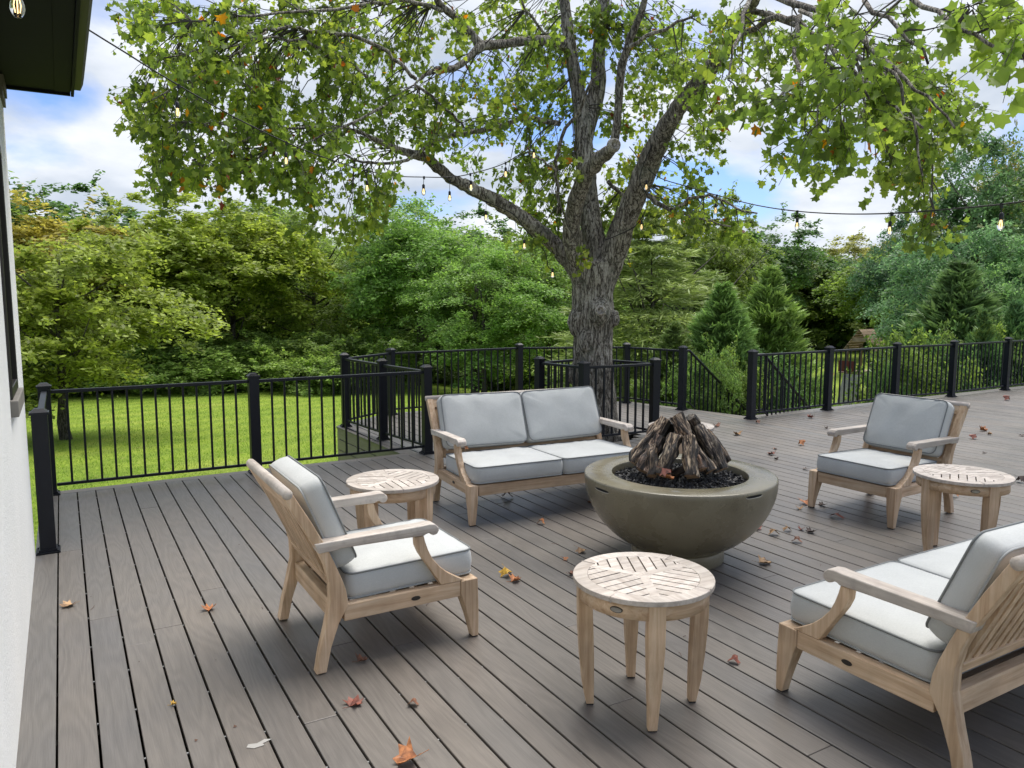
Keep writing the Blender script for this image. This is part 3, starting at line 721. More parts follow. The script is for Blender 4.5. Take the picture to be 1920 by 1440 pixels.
# ------------------------------------------------------------------ fire bowl
def concrete():
    m, t, b = mat('cast_concrete'); mp = mapping(t, (1, 1, 1))
    n = nd(t, 'ShaderNodeTexNoise', i_Scale=2.2, i_Detail=8, i_Roughness=.62); t.links.new(mp.outputs[0], n.inputs['Vector'])
    r = ramp(t, n.outputs[0], [(.3, (.135, .116, .075)), (.5, (.195, .172, .115)), (.62, (.215, .192, .132)), (.75, (.29, .265, .195))])
    p = nd(t, 'ShaderNodeTexVoronoi', i_Scale=75); t.links.new(mp.outputs[0], p.inputs['Vector'])
    pk = nd(t, 'ShaderNodeTexNoise', i_Scale=7, i_Detail=3); t.links.new(mp.outputs[0], pk.inputs['Vector'])
    pit = math_(t, 'MULTIPLY', ramp(t, p.outputs['Distance'], [(.12, (1, 1, 1)), (.24, (0, 0, 0))]).outputs[0], ramp(t, pk.outputs[0], [(.46, (0, 0, 0)), (.56, (1, 1, 1))]).outputs[0])
    c = mixc(t, r.outputs[0], (.05, .046, .036), math_(t, 'MULTIPLY', pit, .8))
    f = nd(t, 'ShaderNodeTexNoise', i_Scale=160, i_Detail=3); t.links.new(mp.outputs[0], f.inputs['Vector'])
    c = mixc(t, c, ramp(t, f.outputs[0], [(.3, (.88, .88, .88)), (.7, (1.1, 1.1, 1.1))]).outputs[0], 1., 'MULTIPLY')
    t.links.new(c, b.inputs['Base Color']); rr = ramp(t, n.outputs[0], [(.3, (.20, .20, .20)), (.7, (.36, .36, .36))]); t.links.new(rr.outputs[0], b.inputs['Roughness'])
    b.inputs['Specular IOR Level'].default_value = .6
    bump(t, b, math_(t, 'SUBTRACT', f.outputs[0], pit), .12, .003); return m
BX, BY, BZ, BR = 3.50, 3.78, .58, .628
fb = empty('fire_bowl', (BX, BY, 0), label='large round concrete fire bowl in the middle of the seating', cat='fire bowl')
prof = [(.300, .0), (.306, .012), (.306, .07), (.300, .085)]
c_th0 = math.asin(.30/.66)
for k in range(15):
    th = .47+(PI/2-.50)*k/14
    prof.append((BR*math.sin(th)**.90, BZ-.035-(BZ-.035-.04)*math.cos(th)**1.10))
prof += [(BR, BZ-.03), (BR, BZ-.012), (BR-.003, BZ-.004), (BR-.010, BZ), (.452, BZ), (.446, BZ-.003), (.444, BZ-.01), (.444, BZ-.09), (0.001, BZ-.10)]
bowl = MB().lathe(prof, 128).build('bowl', concrete(), fb, True)
bowl.data.set_sharp_from_angle(angle=R(40)) if hasattr(bowl.data, 'set_sharp_from_angle') else None
VENT = plain('vent_shade_black', (.004, .004, .004), .9); VLIP = plain('vent_lip', (.45, .43, .36), .5)  # slot black: shade of an opening put into the colour
def slot(ang):
    m = MB(); v = []; f = []; nn = 10
    for i in range(nn+1):
        a = ang-.105+.21*i/nn; e = abs(i/nn-.5)*2; hh = .0075*(1-e**4)+.0004
        for (rr_, zz) in ((BR-.004, -hh), (BR+.0015, -hh), (BR+.0015, hh), (BR-.004, hh)):
            v.append((rr_*math.cos(a), rr_*math.sin(a), BZ-.098+zz))
    for i in range(nn):
        for j in range(4): f.append((i*4+j, i*4+4+j, i*4+4+(j+1) % 4, i*4+(j+1) % 4))
    f += [(0, 3, 2, 1), (nn*4, nn*4+1, nn*4+2, nn*4+3)]
    return m.add(v, f)
def find_r(z):
    for (r0, z0), (r1, z1) in zip(prof[4:], prof[5:]):
        if z0 <= z <= z1: return r0+(r1-r0)*(z-z0)/(z1-z0)
    return BR
RS = find_r(BZ-.098)
for ang in (math.atan2(-.15, -1)-.12-PI*0, None):
    pass
def vent(px, py):                 # black strip on the bowl's uncut side, coloured as the slot's inner shade
    d = ray(px, py); best = None
    for k in range(2000):
        t = .7+k*.00025*8; p = _C+d/np.linalg.norm(d)*(2.5+k*.002); r_ = math.hypot(p[0]-BX, p[1]-BY)
        if p[2] < BZ and r_ < find_r(p[2]): best = p; break
    ang = math.atan2(best[1]-BY, best[0]-BX); z = best[2]; m = MB(); v = []; f = []; nn = 12; lip = MB(); v2 = []
    for i in range(nn+1):
        a = ang-.115+.23*i/nn; e = abs(i/nn-.5)*2; hh = .0065*(1-e**6)+.0006
        for dr, zz in ((-.02, -hh), (.0012, -hh), (.0012, hh), (-.02, hh)):
            rr_ = find_r(z+zz)+dr; v.append((rr_*math.cos(a), rr_*math.sin(a), z+zz))
        for dr, zz in ((-.01, -hh-.004), (.0022, -hh-.004), (.0018, -hh-.0002), (-.01, -hh-.0002)):
            rr_ = find_r(z+zz)+dr; v2.append((rr_*math.cos(a), rr_*math.sin(a), z+zz))
    for i in range(nn):
        for j in range(4): f.append((i*4+j, i*4+4+j, i*4+4+(j+1) % 4, i*4+(j+1) % 4))
    f += [(0, 3, 2, 1), (nn*4, nn*4+1, nn*4+2, nn*4+3)]
    o = m.add(v, f).build('vent_slot', VENT, fb); lip.add(v2, f).build('vent_lip', VLIP, o)
vent(1128, 919); vent(1415, 931)
# lava rock bed
rg = np.random.default_rng(3)
nL = 2600; rr = .438*np.sqrt(rg.random(nL)); aa = rg.random(nL)*2*PI
base = np.array([(1, 0, 0), (-.5, .87, 0), (-.5, -.87, 0), (0, 0, 1), (.3, .2, -.9)], float)
tri = [(0, 1, 3), (1, 2, 3), (2, 0, 3), (1, 0, 4), (2, 1, 4), (0, 2, 4)]
VV = []
for i in range(nL):
    q = base+rg.normal(0, .22, base.shape); q *= rg.uniform(.007, .015)
    e = Matrix.Rotation(rg.random()*6, 3, 'Z') @ Matrix.Rotation(rg.random()*6, 3, 'X'); q = q @ np.array(e)
    h = BZ-.052+.045*(1-(rr[i]/.44)**2)+rg.uniform(-.008, .010)
    q += (rr[i]*math.cos(aa[i]), rr[i]*math.sin(aa[i]), h)
    for a, b, c in tri: VV += [q[a], q[b], q[c]]
LAVA = plain('black_lava_rock', (.022, .021, .021), .55, 0, 120, .5, None, .5)
lv = link('lava_rock', np_mesh('lava_rock', np.array(VV), 3), LAVA, fb); tag(lv, kind='stuff')
bed = MB().lathe([(.443, BZ-.085), (.443, BZ-.065), (.30, BZ-.045), (.12, BZ-.025), (.001, BZ-.02)], 48).build('rock_bed', LAVA, fb, True)

def log_bark():
    m, t, b = mat('charred_log_bark'); mp = mapping(t, (30, 30, 6.5)); mp2 = mapping(t, (9, 9, 3.5))
    oi = nd(t, 'ShaderNodeObjectInfo')
    n = nd(t, 'ShaderNodeTexNoise', i_Scale=1.5, i_Detail=8, i_Roughness=.65, i_Distortion=1.1); t.links.new(mp.outputs[0], n.inputs['Vector'])
    n2 = nd(t, 'ShaderNodeTexNoise', i_Scale=.9, i_Detail=6, i_Roughness=.6, i_Distortion=.6); t.links.new(mp2.outputs[0], n2.inputs['Vector'])
    r = ramp(t, n.outputs[0], [(.42, (.008, .007, .006)), (.475, (.07, .05, .036)), (.53, (.24, .185, .135)), (.60, (.52, .45, .35))])
    k = ramp(t, n2.outputs[0], [(.43, (.0, .0, .0)), (.52, (1, 1, 1))]); c = mixc(t, (.014, .012, .011), r.outputs[0], k.outputs[0])
    c = mixc(t, c, oi.outputs['Color'], 1., 'MULTIPLY')
    t.links.new(c, b.inputs['Base Color']); b.inputs['Roughness'].default_value = .6; bump(t, b, n.outputs[0], 1., .016); return m
LOGM = log_bark(); CUT = wood('cut_log_end', 2, (.20, .12, .075), (.33, .21, .13), (.45, .31, .2))
def log(p, q, r0, r1, label, seed, col=(1, 1, 1), bend=.02, stub=None, knot=None):
    p, q = Vector(p), Vector(q); d = q-p; ln = d.length
    qt = d.to_track_quat('Z', 'Y'); root = empty('log', p, 0, label=label, cat='log'); root.rotation_mode = 'QUATERNION'; root.rotation_quaternion = qt
    rgl = random.Random(seed); n, k = 26, 34; r0 *= 1.22; r1 *= 1.22; v = []; f = []
    ph = rgl.uniform(0, 6)
    for i in range(k):
        t = i/(k-1); r_ = r0+(r1-r0)*t; cx_ = bend*math.sin(t*PI)*math.cos(ph)+bend*.5*math.sin(t*7+ph); cy_ = bend*math.sin(t*PI)*math.sin(ph)
        for j in range(n):
            a = 2*PI*j/n
            nz_ = noise.noise(Vector((math.cos(a)*1.3+seed, math.sin(a)*1.3, t*ln*9)))*.55
            fur = noise.noise(Vector((math.cos(a)*5+seed*2, math.sin(a)*5, t*ln*14)))
            rr_ = r_*(1+nz_+.36*fur)
            if t < .02 or t > .98: rr_ *= .94
            v.append((cx_+rr_*math.cos(a), cy_+rr_*math.sin(a), t*ln))
    for i in range(k-1):
        for j in range(n): f.append((i*n+j, i*n+(j+1) % n, (i+1)*n+(j+1) % n, (i+1)*n+j))
    mb_ = MB(); mb_.v = v; mb_.f = f
    if stub:
        t, ang, L_, rs_ = stub; o = Vector((0, 0, t*ln)); dd = Vector((math.cos(ang), math.sin(ang), .7))
        mb_.tube([o, o+dd*L_*.5, o+dd*L_], [rs_*1.25, rs_, rs_*.85], 12)
    bo = mb_.build('bark', LOGM, root, True); bo.color = (*col, 1)
    e = MB()
    for i in (0, k-1):
        ring = v[i*n:(i+1)*n]; c_ = (sum(x_[0] for x_ in ring)/n, sum(x_[1] for x_ in ring)/n, ring[0][2]+(.004 if i else -.004))
        b0 = len(e.v); e.v += ring+[c_]
        for j in range(n): e.f.append((b0+j, b0+(j+1) % n, b0+n) if i else (b0+(j+1) % n, b0+j, b0+n))
    eo = e.build('cut_end', CUT if col[0] > .6 else LOGM, root); eo.color = (*col, 1)
    if knot:
        t, ang = knot; o = Vector((math.cos(ang)*(r0+r1)*.5, math.sin(ang)*(r0+r1)*.5, t*ln)); dd = Vector((math.cos(ang), math.sin(ang), .1)).normalized()
        km = MB(); K = 20; v = []; f = []
        ref = dd.orthogonal().normalized(); bi = dd.cross(ref)
        for (rr_, h) in ((.034, -.012), (.033, .004), (.028, .012), (.021, .010), (.018, -.004), (.016, -.012), (.002, -.014)):
            for j in range(K): a = 2*PI*j/K; v.append(o+(ref*math.cos(a)+bi*math.sin(a)*.85)*rr_+dd*h)
        for i in range(6):
            for j in range(K): f.append((i*K+j, i*K+(j+1) % K, (i+1)*K+(j+1) % K, (i+1)*K+j))
        ko = km.add(v, f).build('knot', LOGM, root, True); ko.color = (1.5, 1.4, 1.25, 1)
    return root
BD = 5.16
def LP(px, py, dd=0.): return at(px, py, BD+dd)
LW = (1.5, 1.35, 1.2)
log(LP(1192, 872, -.05), LP(1250, 786, .05), .046, .030, 'thick split-bark log leaning in from the left side of the fire bowl', 1, LW, .012, None)
log(LP(1206, 884, -.18), LP(1238, 818, -.08), .040, .030, 'gnarled log with an orange leaf at its foot, lowest on the left', 2, (1, .85, .8), .01)
log(LP(1223, 893, -.24), LP(1226, 835, -.12), .029, .027, 'short upright brown log stub at the front left of the pile', 3, (1.2, 1.05, .9), .004)
log(LP(1243, 892, -.27), LP(1268, 817, -.13), .032, .036, 'pale knotted log with a round branch hole at the centre', 4, (1.75, 1.6, 1.4), .01, None, (.50, 2.6+PI))
log(LP(1296, 894, -.28), LP(1289, 819, -.13), .036, .037, 'pale log with hollow top standing right of the branch hole', 5, (1.75, 1.6, 1.4), .008)
log(LP(1332, 884, -.14), LP(1267, 780, .0), .034, .038, 'highest log with light sawn end, slanting down to the right', 6, (1.1, 1.0, .9), .012)
log(LP(1352, 882, -.05), LP(1309, 799, .06), .040, .032, 'dark charred log leaning in from the right side of the bowl', 7, (.9, .85, .8), .01)
log(LP(1363, 868, .10), LP(1322, 808, .16), .028, .024, 'thin rough log at the far right edge of the pile', 8, (1.2, 1.05, .9), .01)
log(LP(1330, 848, .26), LP(1294, 782, .12), .03, .03, 'black-ended log poking out behind the top of the pile', 9, (.5, .5, .5), .01)
log(LP(1262, 888, -.16), LP(1286, 878, -.2), .022, .02, 'small pale log end lying low between the two knotted logs', 10, (1.7, 1.4, 1.1), .0)
log(LP(1225, 856, .25), LP(1262, 790, .1), .034, .03, 'dark log at the back of the pile behind the left logs', 11, (.6, .55, .5), .01)
log(LP(1318, 880, -.18), LP(1300, 838, -.08), .022, .018, 'small reddish log low at the right between larger logs', 12, (1.3, .95, .8), .005)

# ================================================================== MAIN TREE
D0 = math.hypot(*TRUNK_XY)
def Q(px, py, dd=0.): return at(px, py, D0+dd)
wpx = lambda wd, dd=0.: wd/2/FPX*(D0+dd)*1.02
limbs = [
 [(1118, 985, 105, 0), (1118, 860, 100, 0), (1117, 790, 94, 0), (1114, 720, 82, 0), (1111, 665, 80, 0), (1111, 625, 84, 0), (1112, 590, 86, 0), (1110, 555, 82, 0), (1108, 520, 84, 0), (1110, 490, 82, 0)],
 [(1098, 530, 48, 0), (1068, 492, 44, .0), (1040, 458, 41, .0), (1000, 424, 38, -.1), (960, 396, 36, -.2), (925, 375, 34, -.3), (880, 352, 32, -.4), (845, 335, 31, -.5), (818, 312, 29, -.6), (800, 294, 26, -.7), (775, 290, 20, -.8), (745, 280, 17, -.9), (705, 262, 14, -1.1), (655, 240, 11, -1.3), (600, 235, 9, -1.5), (540, 262, 6, -1.7)],
 [(1092, 530, 50, -.1), (1076, 470, 46, -.25), (1072, 420, 46, -.4), (1082, 370, 43, -.6), (1100, 325, 40, -.8), (1120, 300, 36, -.95), (1140, 285, 33, -1.1), (1152, 272, 28, -1.2), (1156, 235, 23, -1.25), (1160, 180, 23, -1.3), (1166, 120, 24, -1.4), (1182, 70, 23, -1.5), (1203, 25, 21, -1.6), (1216, -30, 19, -1.7)],
 [(1112, 520, 60, .1), (1112, 450, 57, .15), (1106, 390, 53, .2), (1100, 330, 49, .2), (1094, 270, 46, .25), (1088, 200, 40, .3), (1078, 140, 34, .3), (1068, 80, 30, .3), (1060, 20, 27, .3), (1056, -40, 24, .3)],
 [(1096, 260, 40, .3), (1112, 205, 40, .4), (1122, 150, 38, .4), (1122, 100, 33, .4), (1128, 40, 30, .4), (1138, -40, 26, .4)],
 [(1126, 545, 60, .05), (1146, 490, 62, .0), (1165, 435, 62, -.1), (1183, 385, 60, -.2), (1204, 335, 57, -.35), (1225, 285, 53, -.5), (1250, 235, 48, -.7), (1280, 190, 44, -.9), (1318, 145, 41, -1.2), (1350, 105, 37, -1.5), (1378, 65, 33, -1.9), (1405, 20, 29, -2.3), (1430, -40, 25, -2.7)],
 [(1070, 88, 26, .3), (1030, 76, 25, .1), (985, 76, 24, -.1), (945, 82, 22, -.3), (905, 86, 24, -.5), (890, 96, 20, -.6), (872, 115, 17, -.7), (850, 130, 18, -.8), (820, 130, 15, -.9), (795, 142, 12, -1), (775, 160, 10, -1.1), (745, 178, 10, -1.2), (715, 205, 8, -1.3), (660, 230, 6, -1.5)],
 [(900, 84, 22, -.5), (880, 60, 22, -.55), (858, 35, 20, -.6), (830, 14, 19, -.7), (808, -15, 17, -.8)],
]
tm = MB()
for lb in limbs:
    pts = [Q(x_, y_, dd) for x_, y_, _, dd in lb]; rad = [wpx(wd, dd)*(.90 if lb is limbs[0] else .75) for _, _, wd, dd in lb]
    tm.tube(pts, rad, 16)
def ball(c, r_, sq=1.):
    b = len(tm.v); nn, kk = 12, 8
    prof_ = [(max(.001, r_*math.sin(PI*i/kk)), -r_*sq*math.cos(PI*i/kk)) for i in range(kk+1)]
    m = MB().lathe(prof_, nn); tm.add([Vector(q)+c for q in m.v], m.f)
for px, py, dd, r_, sq in ((1082, 604, -.12, .13, 1.5), (1150, 598, -.08, .085, 1.3), (1124, 586, -.24, .14, 1.2), (1098, 640, -.2, .12, 1.4), (1152, 835, -.1, .13, 1.6), (1078, 700, .0, .10, 1.5), (1075, 880, -.1, .2, 1), (1160, 900, -.05, .2, 1), (1110, 550, -.05, .22, 1.2)):
    ball(Q(px, py, dd), r_, sq)
tree = empty('tulip_tree', (TRUNK_XY[0], TRUNK_XY[1], ground_z(*TRUNK_XY)), label='big old tree growing up through the deck inside the black railing', cat='tree')
tob = Vector(tree.location)
me = tm.mesh('trunk'); tmp = link('trunk', me)
md = tmp.modifiers.new('r', 'REMESH'); md.mode = 'VOXEL'; md.voxel_size = .024
ms = tmp.modifiers.new('s', 'SMOOTH'); ms.factor = .5; ms.iterations = 5
dg = bpy.context.evaluated_depsgraph_get(); em = bpy.data.meshes.new_from_object(tmp.evaluated_get(dg))
bpy.data.objects.remove(tmp); bpy.data.meshes.remove(me)
nv = len(em.vertices); co = np.empty(nv*3); em.vertices.foreach_get('co', co); co = co.reshape(-1, 3)
no = np.empty(nv*3); em.vertices.foreach_get('normal', no); no = no.reshape(-1, 3)
fn = noise.fractal
for i in range(nv):
    c = co[i]
    p = Vector((c[0]*11, c[1]*11, c[2]*3.2)); q = Vector((c[0]*2.5, c[1]*2.5, c[2]*2.0))
    h = abs(noise.noise(p))*.030-.012+noise.noise(q)*.022+noise.noise(p*2.6)*.006
    if c[2] > 3.2: h *= .6
    co[i] += no[i]*h
co -= np.array(tob)
em.vertices.foreach_set('co', co.ravel()); em.polygons.foreach_set('use_smooth', [True]*len(em.polygons)); em.update(); em.name = 'trunk'
link('trunk', em, BARK, tree)
# ring-shaped branch scar facing the deck
def scar(px, py, dd, r_, tilt):
    c = Q(px, py, dd)-tob; dirv = (Vector((0, 0, 0))-Vector((Q(px, py).x, Q(px, py).y, 0))).normalized(); dirv = (dirv+Vector(tilt)).normalized()
    ref = dirv.orthogonal().normalized(); bi = dirv.cross(ref); K = 22; v = []; f = []
    for (k_, h) in ((1.5, -.05), (1.3, -.005), (1.05, .018), (.85, .016), (.6, -.004), (.45, -.02), (.25, -.008), (.02, -.006)):
        for j in range(K): a = 2*PI*j/K; v.append(c+(ref*math.cos(a)+bi*math.sin(a))*r_*k_+dirv*h)
    for i in range(7):
        for j in range(K): f.append((i*K+j, i*K+(j+1) % K, (i+1)*K+(j+1) % K, (i+1)*K+j))
    return MB().add(v, f).build('branch_scar', SCARM, tree, True)
SCARM = bark('scar_wood', (.10, .08, .065), (.36, .33, .28), (.6, .56, .5), (20, 20, 20), .5, .01)
scar(1126, 583, -.455, .046, (0, 0, .02)); scar(1153, 271, -1.36, .05, (.2, -.3, 0)); scar(1071, 604, -.18, .045, (-.9, .0, 0)); scar(1155, 588, -.12, .03, (.9, -.3, 0))

# branch skeleton of thinner boughs (survey points: x, y, width, depth offset)
boughs = [
 [(1050, 232, 10, .1), (1010, 224, 9, 0), (975, 222, 9, -.1), (930, 238, 9, -.3), (887, 247, 8.5, -.5), (835, 258, 8, -.6), (800, 275, 7, -.8), (765, 300, 6, -1), (713, 307, 5, -1.1), (665, 300, 4, -1.2), (610, 275, 3, -1.4)],
 [(780, 148, 7, -1), (750, 118, 7, -1.1), (715, 90, 7, -1.2), (670, 70, 7, -1.3), (625, 62, 7, -1.4), (560, 52, 6, -1.5), (500, 55, 5, -1.7), (430, 70, 4, -1.9)],
 [(780, 160, 5, -1), (810, 180, 5, -.9), (850, 215, 5, -.9), (870, 240, 4, -.8)],
 [(720, 200, 6, -1.3), (690, 215, 5, -1.4), (640, 240, 5, -1.5), (590, 262, 4, -1.6), (540, 282, 3, -1.7)],
 [(600, 236, 6, -1.5), (540, 240, 5, -1.7), (480, 250, 4, -1.9), (420, 280, 3, -2.0), (360, 300, 2.5, -2.1)],
 [(690, 145, 6, -1.2), (650, 110, 6, -1.3), (610, 92, 6, -1.5), (560, 75, 5, -1.6), (500, 70, 4, -1.8), (400, 90, 3, -2), (300, 110, 2.5, -2.2)],
 [(540, 262, 5, -1.7), (480, 300, 4, -1.8), (440, 330, 3, -1.9), (400, 350, 2.5, -2)],
 [(830, 20, 8, -.7), (760, 0, 7, -1), (700, 5, 6, -1.2), (600, 20, 5, -1.5), (480, 30, 4, -1.8), (360, 40, 3, -2)],
 [(500, 60, 4, -1.8), (420, 110, 4, -2), (340, 160, 3, -2.1), (280, 190, 2.5, -2.2)],
 [(480, 250, 4, -1.9), (400, 230, 3.5, -2), (330, 230, 2.5, -2.1), (290, 250, 2, -2.2)],
 [(1212, 365, 11, -.35), (1240, 385, 9, -.4), (1265, 392, 7, -.5), (1290, 372, 6, -.6), (1330, 365, 5, -.7), (1380, 390, 4, -.8), (1420, 400, 3, -.9)],
 [(1230, 378, 7, -.4), (1270, 400, 6, -.5), (1310, 410, 4, -.6), (1370, 425, 3, -.7)],
 [(1140, 340, 8, .1), (1160, 360, 7, .2), (1180, 365, 6, .3), (1210, 345, 5, .5)],
 [(1040, 330, 6, -.4), (1046, 290, 7, -.5), (1060, 240, 7, -.6), (1092, 195, 7, -.8), (1110, 150, 5, -.9)],
 [(1045, 400, 7, -.4), (1047, 350, 7, -.5), (1042, 320, 6, -.55), (1020, 300, 4, -.7), (990, 285, 3, -.8)],
 [(1175, 90, 8, -1.5), (1230, 60, 7, -1.7), (1270, 40, 5, -1.9), (1300, 30, 4, -2)],
 [(1080, 70, 6, .3), (1020, 62, 5, .2), (985, 20, 5, .1), (972, -10, 5, 0)],
 [(1350, 110, 10, -1.5), (1400, 60, 10, -2.2), (1460, 30, 10, -2.9), (1500, 40, 9, -3.3), (1560, 90, 8, -3.7), (1620, 150, 7, -4.0), (1680, 200, 5, -4.2), (1730, 240, 4, -4.4)],
 [(1430, -20, 14, -2.7), (1500, 10, 12, -3.4), (1600, 60, 9, -4), (1680, 130, 7, -4.4), (1740, 180, 5, -4.6), (1790, 240, 3.5, -4.8)],
 [(1500, 30, 9, -3.3), (1490, 80, 8, -3.6), (1500, 150, 6, -3.9), (1510, 210, 4, -4.1)],
 [(1600, 60, 8, -4), (1650, 110, 6, -4.3), (1690, 160, 5, -4.5), (1720, 260, 4, -4.6), (1730, 330, 3, -4.7)],
 [(1560, -40, 10, -4.2), (1700, -10, 9, -4.8), (1780, 40, 7, -5.2), (1850, 80, 6, -5.5), (1920, 110, 5, -5.6)],
 [(1620, 150, 5, -4.0), (1620, 210, 4, -4.2), (1600, 260, 3, -4.3)],
 [(1500, 20, 8, -3.5), (1560, 60, 7, -4.2), (1600, 130, 5, -4.6), (1630, 185, 4, -4.8)], [(1405, -20, 9, -3), (1392, 50, 7, -3.8), (1372, 110, 4, -4.3), (1365, 150, 3, -4.4)], [(1620, 0, 8, -4.2), (1690, 60, 6, -4.5), (1740, 120, 4, -4.6)], [(1500, 150, 5, -4.0), (1455, 190, 4, -4.3), (1425, 215, 3, -4.5)], [(1560, 60, 5, -4.2), (1540, 150, 4, -4.4), (1530, 250, 3, -4.5)],
 [(1405, 20, 10, -2.3), (1500, 50, 9, -2.4), (1600, 100, 8, -2.5), (1680, 160, 6, -2.6), (1735, 250, 4, -2.7), (1748, 340, 3, -2.7), (1742, 420, 2.5, -2.7)],
 [(1600, 100, 6, -2.5), (1625, 180, 4, -2.5), (1640, 250, 3, -2.5)], [(1650, 130, 5, -2.6), (1720, 150, 4, -2.6), (1790, 210, 3, -2.6)],
]
bm_ = MB(); nodes = []; nrad = []
for bg_ in boughs:
    pts = [Q(a, b, d) for a, b, _, d in bg_]; rad = [max(.0035, wd/2/FPX*(D0+d)) for _, _, wd, d in bg_]
    sub = []; sr = []
    for i in range(len(pts)-1):
        for k in range(3):
            t = k/3; j_ = Vector([rnd.uniform(-.02, .02) for _ in range(3)]) if k else Vector()
            sub.append(pts[i].lerp(pts[i+1], t)+j_); sr.append(rad[i]*(1-t)+rad[i+1]*t)
    sub.append(pts[-1]); sr.append(rad[-1]); bm_.tube(sub, sr, 6); nodes += sub[1:]; nrad += sr[1:]
for lb in limbs[1:]:
    for i, (x_, y_, wd, dd) in enumerate(lb):
        if i >= 4: nodes.append(Q(x_, y_, dd)); nrad.append(wpx(wd, dd))
NP_ = np.array([tuple(p) for p in nodes])

# foliage regions in the crown: centre, radii (survey px), clusters, depth range
regs = [
 (330, 60, 110, 70, 30, (-2.6, -1.2)), (480, 60, 130, 80, 38, (-2.5, -.6)), (300, 180, 85, 75, 26, (-2.6, -1.4)), (420, 170, 110, 80, 36, (-2.4, -.8)),
 (560, 160, 120, 90, 34, (-2.2, -.4)), (370, 280, 85, 60, 24, (-2.6, -1.4)), (480, 270, 110, 65, 22, (-2.4, -.8)), (330, 315, 50, 30, 6, (-2.4, -1.6)), (400, 340, 60, 24, 4, (-2.3, -1.2)),
 (600, 265, 100, 60, 19, (-2.2, -.6)), (560, 340, 90, 35, 8, (-2.4, -1.2)), (640, 350, 80, 35, 10, (-2.4, -1.0)), (625, 410, 50, 28, 6, (-2.4, -1.6)), (685, 395, 35, 40, 4, (-2, -1.2)), (710, 340, 50, 25, 4, (-2, -1.)),
 (680, 40, 120, 70, 30, (-2.0, .4)), (700, 130, 100, 60, 20, (-1.8, .2)), (700, 210, 90, 60, 24, (-1.8, -.2)), (800, 40, 90, 60, 20, (-1.4, .8)), (830, 200, 90, 60, 18, (-1.4, .4)),
 (920, 30, 80, 60, 16, (-1, 1)), (940, 150, 90, 70, 22, (-1, 1)), (900, 240, 60, 30, 8, (-1, .6)), (780, 240, 60, 40, 10, (-1.4, -.4)), (1000, 50, 60, 60, 12, (-.8, 1)), (990, 200, 70, 50, 14, (-.8, .8)), (870, 300, 40, 20, 3, (-1, 0)),
 (1040, 130, 60, 80, 20, (-1.2, .8)), (1100, 60, 70, 60, 16, (-1.4, .8)), (1060, 260, 60, 50, 10, (-1, .4)), (1000, 340, 60, 60, 24, (-.9, .6)), (1020, 410, 45, 50, 16, (-.8, .2)), (985, 440, 30, 20, 5, (-.6, 0)), (1075, 470, 30, 30, 5, (-.7, -.5)), (1130, 460, 30, 20, 3, (-.7, -.4)),
 (1180, 60, 60, 60, 12, (-1.8, 1)), (1250, 50, 70, 60, 20, (-2, .6)), (1230, 150, 60, 60, 14, (-1.6, .8)), (1180, 230, 50, 60, 10, (-1, 1)), (1310, 120, 60, 50, 10, (-2, 0)), (1200, 320, 70, 40, 12, (-.6, 1)), (1300, 230, 60, 50, 8, (-1.6, -.6)), (1340, 190, 50, 40, 7, (-2, -.8)), (1340, 270, 40, 30, 3, (-1.6, -.8)),
 (1250, 400, 60, 30, 12, (-.8, .4)), (1310, 390, 70, 35, 12, (-1, .2)), (1370, 410, 50, 25, 6, (-1, 0)), (1160, 400, 40, 50, 9, (.2, 1)), (1290, 340, 60, 20, 5, (-.8, 0)),
 (1400, 40, 70, 60, 20, (-4.6, -2.4)), (1370, 120, 50, 50, 10, (-4.8, -3)), (1480, 60, 70, 60, 16, (-4.8, -3)), (1580, 60, 80, 60, 16, (-5, -3.4)), (1540, 160, 80, 60, 18, (-5, -3.4)), (1450, 195, 50, 22, 5, (-5, -4)), (1530, 260, 30, 30, 5, (-5, -4.2)), (1570, 240, 30, 50, 4, (-4.6, -4)), (1520, 310, 14, 14, 2, (-4.6, -4)),
 (1640, 120, 70, 60, 12, (-5, -3.6)), (1690, 50, 70, 50, 8, (-4.8, -3.6)), (1620, 210, 50, 40, 6, (-4.8, -3.6)), (1560, 200, 50, 40, 5, (-3.2, -1.8)),
 (1700, 150, 80, 50, 15, (-3.4, -1.8)), (1680, 215, 60, 40, 11, (-3.4, -1.8)), (1770, 190, 50, 45, 11, (-3.4, -1.8)), (1700, 280, 55, 30, 8, (-3.4, -1.8)), (1680, 330, 25, 15, 2, (-3, -2)), (1735, 350, 30, 30, 5, (-3, -2)), (1780, 255, 40, 30, 6, (-3.2, -2)), (1735, 415, 22, 28, 4, (-3, -2)), (1460, 300, 15, 30, 1, (-3, -2)),
 (1890, 60, 50, 50, 6, (-6.0, -5.2)), (1850, 20, 60, 20, 4, (-5.6, -5)), (1905, 100, 20, 15, 2, (-6, -5.6)), (1790, 40, 50, 40, 3, (-5.2, -4.4)),
]
OUT = np.array([(0, 0), (.16, .05), (.50, -.02), (.36, .20), (.52, .42), (.26, .52), (.20, .80), (.0, .70), (-.20, .80), (-.26, .52), (-.52, .42), (-.36, .20), (-.50, -.02), (-.16, .05)], float)
def leaf_local(rg_, size):                    # outline folded along the mid rib
    p = OUT*size*np.array((rg_.uniform(.85, 1.15), 1.))
    fold = rg_.uniform(.15, .8); curl = rg_.uniform(-.4, .9)
    z = np.abs(p[:, 0])*fold-curl*(p[:, 1]**2)/size
    return np.column_stack((p[:, 0], p[:, 1], z))
